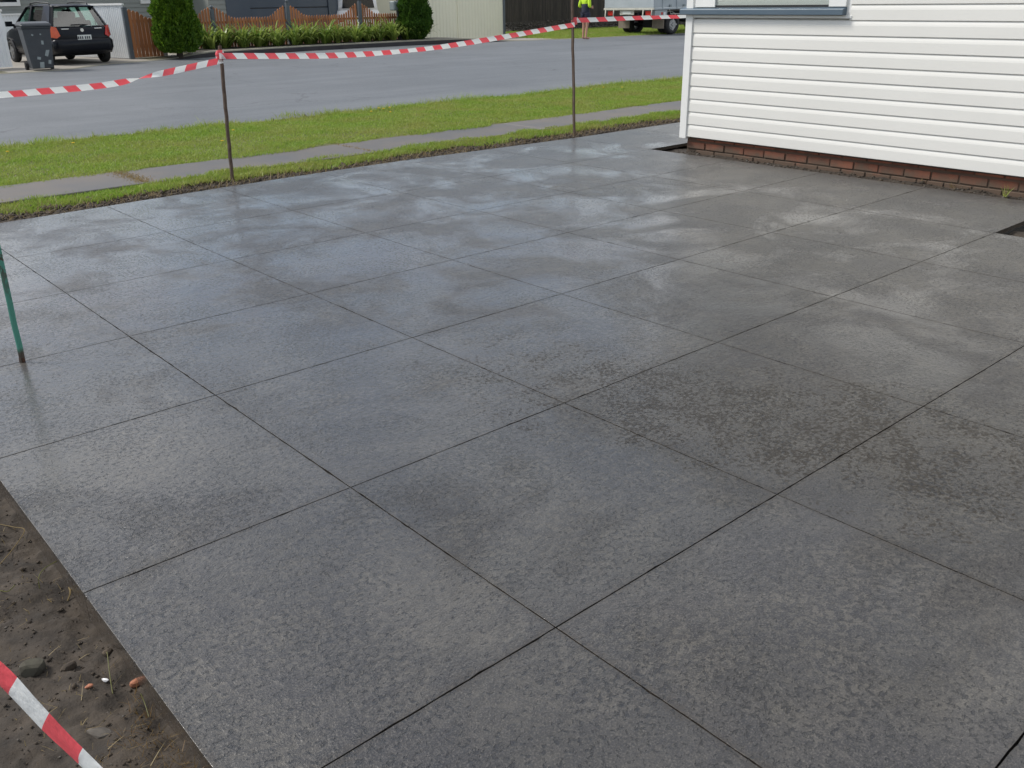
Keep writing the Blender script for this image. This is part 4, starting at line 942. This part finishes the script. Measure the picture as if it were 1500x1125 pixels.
# white four-wheel drive behind the picket fence
def suv(loc, rz):
    c = empty('parked_suv', loc, rz); props(c, 'white four wheel drive partly hidden behind the picket fence', 'car')
    def sec(hw, zb, belt): return bodysec(hw, zb, belt)
    loft([(-2.2, sec(.84, .55, 1.12)), (-2.12, sec(.90, .45, 1.16)), (-1.2, sec(.93, .40, 1.16)), (.9, sec(.93, .40, 1.12)), (1.9, sec(.90, .45, 1.05)), (2.25, sec(.78, .5, .95))]).build('body', M['suv'], c, smooth=True)
    loft([(-2.16, [(.84, 1.10), (.80, 1.3), (.74, 1.80), (.66, 1.86)]), (-1.2, [(.88, 1.12), (.84, 1.3), (.77, 1.84), (.68, 1.90)]), (.1, [(.88, 1.1), (.84, 1.3), (.76, 1.82), (.66, 1.88)]), (.85, [(.86, 1.08), (.84, 1.10), (.83, 1.12), (.8, 1.13)])]).build('cabin', M['suv'], c, smooth=True)
    MB().add([(-.68, -2.185, 1.22), (.68, -2.185, 1.22), (.60, -2.185, 1.70), (-.60, -2.185, 1.70), (-.68, -2.15, 1.22), (.68, -2.15, 1.22), (.60, -2.14, 1.70), (-.60, -2.14, 1.70)], [(0, 1, 2, 3), (0, 4, 5, 1), (1, 5, 6, 2), (2, 6, 7, 3), (3, 7, 4, 0)]).build('rear_window', M['darkglass'], c)
    b = MB().box((.0, -2.225, 1.08), (.40, .05, .32)).build('plate_recess', M['darkglass'], c, bevel=.02)
    MB().disc((.0, -2.25, 1.12), (0, -1, 0), .05, .045, .015, 12).build('badge', M['chrome'], b)
    for s in (-1, 1):
        for y0, y1 in ((-1.95, -1.25), (-1.15, -.35), (-.27, .5)):
            MB().add([(s*.880, y0, 1.24), (s*.885, y1, 1.24), (s*.80, y1-.05*(y1 > 0), 1.72), (s*.795, y0+.05, 1.72)], [(0, 1, 2, 3)]).build('side_window', M['darkglass'], c)
        MB().box((s*.76, -2.26, .74), (.16, .03, .09)).build('tail_light', M['red'], c, bevel=.01)
        for yy in (-1.35, 1.45): wheel(c, s*.80, yy, .37, .24, s)
    MB().box((0, -2.25, .62), (1.7, .12, .2)).build('rear_bumper', M['suv'], c, bevel=.03)
sp_ = Y(545, 20, 31.2); suv((sp_.x-.05, 33.4, 0), R(-14))
# letterbox
lb = Y(583, 10, 27.0); mbx = empty('letterbox', (lb.x, 27.0, .1)); props(mbx, 'grey metal letterbox on a post beside the round conifer', 'letterbox')
MB().bb(-.06, .06, -.04, .04, 0, 1.05).build('post', M['slate'], mbx); MB().bb(-.28, .0, -.15, .15, 1.05, 1.36).build('box', M['mailgrey'], mbx, bevel=.03)
MB().bb(.002, .20, -.16, .14, .95, 1.42).build('paper_holder', M['blackplastic'], mbx, bevel=.03)

# ------------------------------------------------------------------ conifers and strap-leaved plants
def conifer(base, prof, n, mat, label, lean=0):
    e = empty('conifer', base); props(e, label, 'tree', 'clipped conifers by the far fences'); H = prof[-1][0]
    MB().tube([(0, 0, -.05), (.02, .01, H*.4), (0, 0, H*.92)], [.10, .07, .015], 8).build('trunk', M['bark'], e)
    lim = MB()
    for k in range(26):
        z = .25+(H*.85-.25)*k/26; a = k*2.4; r = np.interp(z, [p[0] for p in prof], [p[1] for p in prof])*.7
        lim.tube([(0, 0, z), (r*.5*math.cos(a), r*.5*math.sin(a), z+.1), (r*math.cos(a), r*math.sin(a), z+.32)], [.02, .012, .004], 5)
    lim.build('limbs', M['bark'], e)
    zs = np.array([p[0] for p in prof]); rs = np.array([p[1] for p in prof])
    zz = rng.uniform(zs[0], H, n*3); keep = rng.uniform(0, rs.max(), n*3) < np.interp(zz, zs, rs); zz = zz[keep][:n]; n = len(zz)
    a = rng.uniform(0, 2*math.pi, n); lump_ = 1+.16*(vnoise(a*2.6/1, zz*3.2, 31)-.5)*2+.08*(vnoise(a*7, zz*9, 32)-.5)*2
    r = np.interp(zz, zs, rs)*lump_*(1-.45*rng.uniform(0, 1, n)**2.2)
    c = np.stack([r*np.cos(a), r*np.sin(a), zz], 1)
    out = np.stack([np.cos(a), np.sin(a), zz*0], 1); up = np.array([0, 0, 1.])
    d = out*rng.uniform(.1, .7, (n, 1))+up*rng.uniform(.5, 1.1, (n, 1))+rng.normal(0, .28, (n, 3)); d /= np.linalg.norm(d, axis=1)[:, None]
    w = np.cross(d, rng.normal(0, 1, (n, 3))); w /= np.linalg.norm(w, axis=1)[:, None]
    l = rng.uniform(.05, .12, (n, 1)); wd = rng.uniform(.012, .028, (n, 1))
    v = np.stack([c-w*wd*.4, c+w*wd*.4, c+d*l*.5+w*wd, c+d*l, c+d*l*.5-w*wd], 1).reshape(-1, 3)
    i = np.arange(n)[:, None]*5; f = np.concatenate([i+np.array([[0, 1, 2]]), i+np.array([[0, 2, 4]]), i+np.array([[4, 2, 3]])])
    np_mesh('crown', v, f, mat, e); return e
b1 = G(269, 83, .06); conifer((b1.x, b1.y+.25, .06), [(.10, .42), (.35, .60), (.8, .65), (1.4, .54), (2.2, .40), (3.0, .22), (3.7, .04)], 26000, M['conifer'], 'tall cone shaped conifer between the timber gate and picket fence')
b2 = G(611, 60, .1); conifer((b2.x, b2.y+.1, .08), [(.06, .26), (.3, .52), (.62, .62), (1.1, .57), (1.7, .42), (2.3, .18), (2.6, .03)], 20000, M['conifer2'], 'round bottomed clipped conifer beside the cream fence')
def strap_mesh(seed, n=62):
    r = np.random.default_rng(seed); v = []; f = []
    for k in range(n):
        a = r.uniform(0, 2*math.pi); b0 = r.uniform(0, .10); L_ = r.uniform(.55, .95); e0 = R(r.uniform(40, 86)); w = r.uniform(.020, .034); bend = r.uniform(.9, 2.0)
        p = np.array([b0*math.cos(a), b0*math.sin(a), 0.]); h = np.array([math.cos(a), math.sin(a), 0]); s = np.array([-math.sin(a), math.cos(a), 0]); m = 6; base = len(v)
        for i in range(m+1):
            t = i/m; ww = w*(1-t**3)*(.6+.4*min(1, t*4)); v += [tuple(p-s*ww), tuple(p+s*ww)]
            el = e0-bend*t*t*1.35; p = p+(h*math.cos(el)+np.array([0, 0, math.sin(el)]))*L_/m
        for i in range(m): f.append((base+2*i, base+2*i+1, base+2*i+3, base+2*i+2))
    me = bpy.data.meshes.new('leaves'); me.from_pydata(v, [], f); me.materials.append(M['strap']); return me
SM = [strap_mesh(s) for s in (1, 2, 3, 4, 5)]
for row, (yy, x0, x1, nn) in enumerate(((26.65, 11.5, 19.7, 15), (26.98, 11.0, 19.8, 15))):
    for k in range(nn):
        x = x0+(x1-x0)*k/(nn-1)+random.uniform(-.1, .1); yb = yy+random.uniform(-.1, .1)
        if row == 0: yb = max(yb, float(kerb_y(x))+.60)
        o = bpy.data.objects.new('strap_plant', SM[(k+2*row) % 5]); COL.objects.link(o); o.location = (x, yb, .155); s = random.uniform(.95, 1.2); o.scale = (s, s, s*random.uniform(.9, 1.05)); o.rotation_euler = (0, 0, random.uniform(0, 6.28))
        props(o, 'clump of arching strap leaves in the front row below the picket fence' if row == 0 else 'clump of arching strap leaves in the back row against the picket fence', 'plant', 'strap-leaved plants along the picket fence')

# ------------------------------------------------------------------ truck
def truck(loc, rz):
    c = empty('tray_truck', loc, rz); props(c, 'pale grey tray truck parked across the road, seen from its rear corner', 'truck')
    P = lambda mb, n, m, par=c, **k: mb.build(n, M[m], par, **k)
    P(MB().bb(-1.12, 1.12, .0, .05, 1.06, 2.1), 'tailgate', 'truckbody', bevel=.012)
    P(MB().bb(-1.12, -1.07, .055, 4.2, 1.06, 2.1), 'side_panel', 'truckbody', bevel=.01)
    sp = P(MB().bb(1.07, 1.12, .055, 4.2, 1.06, 2.1), 'side_panel', 'truckbody', bevel=.01)
    for y in (.5, 1.3, 2.1, 2.9, 3.7): P(MB().bb(1.122, 1.15, y-.03, y+.03, 1.0, 2.1), 'stake', 'truckbody', sp)
    for y in (.9, 1.7, 2.5): P(MB().bb(1.125, 1.16, y-.05, y+.05, 1.07, 1.16), 'latch', 'mailgrey', sp)
    P(MB().bb(-1.14, 1.14, -.02, .04, .97, 1.055), 'rear_beam', 'truckwhite', bevel=.008)
    P(MB().bb(-1.13, 1.13, .045, 4.2, .98, 1.05), 'tray_floor', 'truckbody')
    P(MB().bb(-.42, -.32, .1, 5.6, .66, .86).bb(.32, .42, .1, 5.6, .66, .86).bb(-.42, .42, .25, .35, .68, .84).bb(-.42, .42, 2.2, 2.3, .68, .84), 'chassis', 'chassis')
    pp = P(MB().bb(-.42, .22, .03, .07, .78, .965), 'plate_panel', 'truckwhite', bevel=.006)
    P(MB().box((-.1, .024, .87), (.37, .008, .11)), 'number_plate', 'plate', pp)
    for s in (-1, 1):
        tl = P(MB().bb(s*.86-.13, s*.86+.13, .03, .09, .76, .94), 'tail_light', 'red', bevel=.01)
        P(MB().tube([(s*.86-.19, .0, 1.0), (s*.86-.19, -.03, .72), (s*.86-.14, -.03, .67), (s*.86+.14, -.03, .67), (s*.86+.19, -.03, .72), (s*.86+.19, .0, 1.0)], .022, 8), 'lamp_guard', 'truckwhite', tl, smooth=True)
        P(MB().bb(s*.78-.26, s*.78+.26, .70, .72, .24, .60), 'mudflap', 'flap')
        P(MB().tube([(s*.85, 1.25+.50*math.cos(a), .42+.48*math.sin(a)) for a in [R(d) for d in range(10, 171, 16)]], .02, 6), 'mudguard_stay', 'truckwhite')
        wheel(c, s*.93, 1.25, .38, .22, s, .56); wheel(c, s*.68, 1.25, .38, .22, s, .56)
        wheel(c, s*.85, 4.9, .38, .22, s, .56)
    P(MB().disc((-.7, 1.25, .38), (1, 0, 0), .07, .07, 1.4, 12).box((0, 1.25, .40), (.36, .34, .30)), 'rear_axle', 'chassis')
    tb = P(MB().bb(.78, 1.10, .12, .80, .66, .96), 'toolbox', 'toolbox', bevel=.008)
    P(MB().bb(1.101, 1.104, .45, .55, .78, .88), 'sticker', 'red', tb); P(MB().bb(1.101, 1.104, .60, .70, .76, .88), 'sticker', 'white', tb)
    P(MB().tube([(1.11, .9, 1.0), (1.11, .98, .80), (1.11, 1.62, .80), (1.11, 1.7, 1.0)], .018, 6), 'side_rail', 'truckwhite')
    P(MB().bb(.55, .98, 2.2, 3.1, .45, .85), 'fuel_tank', 'chassis', bevel=.05)
    cabm = loft([(4.35, [(.90, .6), (.95, .9), (.93, 1.5), (.82, 2.15), (.7, 2.2)]), (5.3, [(.92, .55), (.97, .9), (.95, 1.5), (.84, 2.15), (.72, 2.2)]), (5.75, [(.9, .5), (.96, .8), (.94, 1.35), (.80, 2.05), (.7, 2.12)]), (6.1, [(.88, .5), (.94, .75), (.90, 1.25), (.88, 1.3), (.8, 1.32)])])
    P(cabm, 'cab', 'suv'); P(MB().bb(-.7, .7, 4.33, 4.345, 1.45, 1.95), 'cab_rear_window', 'darkglass')
    for s in (-1, 1): P(MB().add([(s*.965, 4.6, 1.45), (s*.965, 5.45, 1.45), (s*.87, 5.35, 2.05), (s*.87, 4.6, 2.05)], [(0, 1, 2, 3)]), 'side_window', 'darkglass')
tw = G(988, 50, 0); truck((tw.x-1.75, tw.y+1.08, 0), R(-84)); bpy.data.objects['tray_truck'].scale = (1.12, 1.30, 1.0)

# ------------------------------------------------------------------ person in hi-vis
def skin(name, V, E, rad, mat, parent=None, root=0, sub=2):
    me = bpy.data.meshes.new(name+'_sk'); me.from_pydata(V, E, []); me.update()
    o = bpy.data.objects.new(name+'_tmp', me); COL.objects.link(o)
    m = o.modifiers.new('s', 'SKIN'); m.use_smooth_shade = True; m.branch_smoothing = .3
    for i, r in enumerate(rad): me.skin_vertices[0].data[i].radius = (r, r) if not hasattr(r, '__len__') else r
    me.skin_vertices[0].data[root].use_root = True
    o.modifiers.new('d', 'SUBSURF').levels = sub; o.modifiers['d'].render_levels = sub
    dg = bpy.context.evaluated_depsgraph_get(); dg.update(); m2 = bpy.data.meshes.new_from_object(o.evaluated_get(dg)); m2.name = name
    bpy.data.objects.remove(o); m2.materials.clear(); return link(name, m2, mat, parent)
def skin_init(me): pass
def person(loc, rz):
    # local: +y is the way the body faces, x to its right
    V = [(0, 0, .98), (0, .01, 1.12), (0, .0, 1.30), (0, -.01, 1.46), (0, 0, 1.56), (0, .03, 1.66), (0, .02, 1.76),
         (-.10, 0, .93), (-.095, .02, .52), (-.09, -.02, .10), (-.09, -.04, .045), (-.10, .06, .035), (-.105, .16, .025),
         (.10, 0, .93), (.10, .0, .52), (.10, -.06, .10), (.10, -.08, .045), (.115, .02, .035), (.12, .12, .025),
         (-.19, -.01, 1.46), (-.27, -.07, 1.17), (-.18, .16, 1.10), (-.15, .23, 1.10),
         (.19, -.01, 1.46), (.26, -.05, 1.17), (.17, .18, 1.12), (.14, .25, 1.12)]
    E = [(0, 1), (1, 2), (2, 3), (3, 4), (4, 5), (5, 6), (0, 7), (7, 8), (8, 9), (9, 10), (10, 11), (11, 12), (0, 13), (13, 14), (14, 15), (15, 16), (16, 17), (17, 18), (3, 19), (19, 20), (20, 21), (21, 22), (3, 23), (23, 24), (24, 25), (25, 26)]
    Rd = [(.11, .08), (.09, .07), (.10, .07), (.09, .07), .058, (.078, .095), (.07, .085), .085, .058, .038, .042, .042, .03, .085, .058, .038, .042, .042, .03, .058, .044, .032, .035, .058, .044, .032, .035]
    b = skin('person', V, E, Rd, M['skin']); b.location = loc; b.rotation_euler = (0, 0, rz)
    props(b, 'barefoot person in yellow hi-vis shirt and navy shorts standing beside the truck', 'person')
    S_ = 1.0
    skin('shirt', [V[i] for i in (1, 2, 3, 19, 20, 23, 24)]+[(-.235, .03, 1.14), (.225, .03, 1.145), (0, 0, 1.52)], [(0, 1), (1, 2), (2, 3), (3, 4), (2, 5), (5, 6), (4, 7), (6, 8), (2, 9)],
         [(.165, .125), (.175, .125), (.15, .11), .075, .064, .075, .064, .06, .06, .07], M['hivis'], b)
    skin('shirt_hem', [(0, .0, .86), (0, .005, 1.02), (0, .005, 1.18), (0, .0, 1.33)], [(0, 1), (1, 2), (2, 3)], [(.19, .15), (.185, .145), (.185, .14), (.17, .12)], M['navy'], b)
    skin('shorts', [(0, 0, 1.02), (-.10, 0, .90), (-.115, .01, .66), (.10, 0, .90), (.125, 0, .66)], [(0, 1), (1, 2), (0, 3), (3, 4)], [(.165, .125), .125, .125, .125, .125], M['navy'], b)
    skin('hair', [(0, -.02, 1.68), (0, 0, 1.79)], [(0, 1)], [(.082, .085), (.076, .085)], M['hair'], b)
    for s, w in ((-1, Vector(V[22])), (1, Vector(V[26]))):
        for k in range(4):
            y0 = w+Vector((-s*.01, .02, .03-.02*k)); skin('finger', [tuple(y0), tuple(y0+Vector((s*.0-s*.02, .045, -.005))), tuple(y0+Vector((-s*.05, .065, -.02)))], [(0, 1), (1, 2)], [.010, .009, .007], M['skin'], b, sub=1)
        y0 = w+Vector((0, 0, .03)); skin('thumb', [tuple(y0), tuple(y0+Vector((-s*.02, .02, .03))), tuple(y0+Vector((-s*.03, .05, .04)))], [(0, 1), (1, 2)], [.012, .011, .008], M['skin'], b, sub=1)
    # face
    for s in (-1, 1):
        bm = bmesh.new(); bmesh.ops.create_uvsphere(bm, u_segments=8, v_segments=6, radius=.012); me = bpy.data.meshes.new('eye'); bm.to_mesh(me); bm.free(); o = link('eye', me, M['ink'], b); o.location = (s*.032, .118, 1.69)
        MB().tube([(s*.078, .02, 1.66), (s*.092, .01, 1.68), (s*.085, .015, 1.71)], [.010, .016, .010], 6).build('ear', M['skin'], b, smooth=True)
    MB().tube([(0, .112, 1.70), (0, .140, 1.655), (0, .118, 1.645)], [.010, .016, .012], 6).build('nose', M['skin'], b, smooth=True)
pp_ = G(857, 57, 0)
person((pp_.x, pp_.y, 0.0), -YAW-R(48))
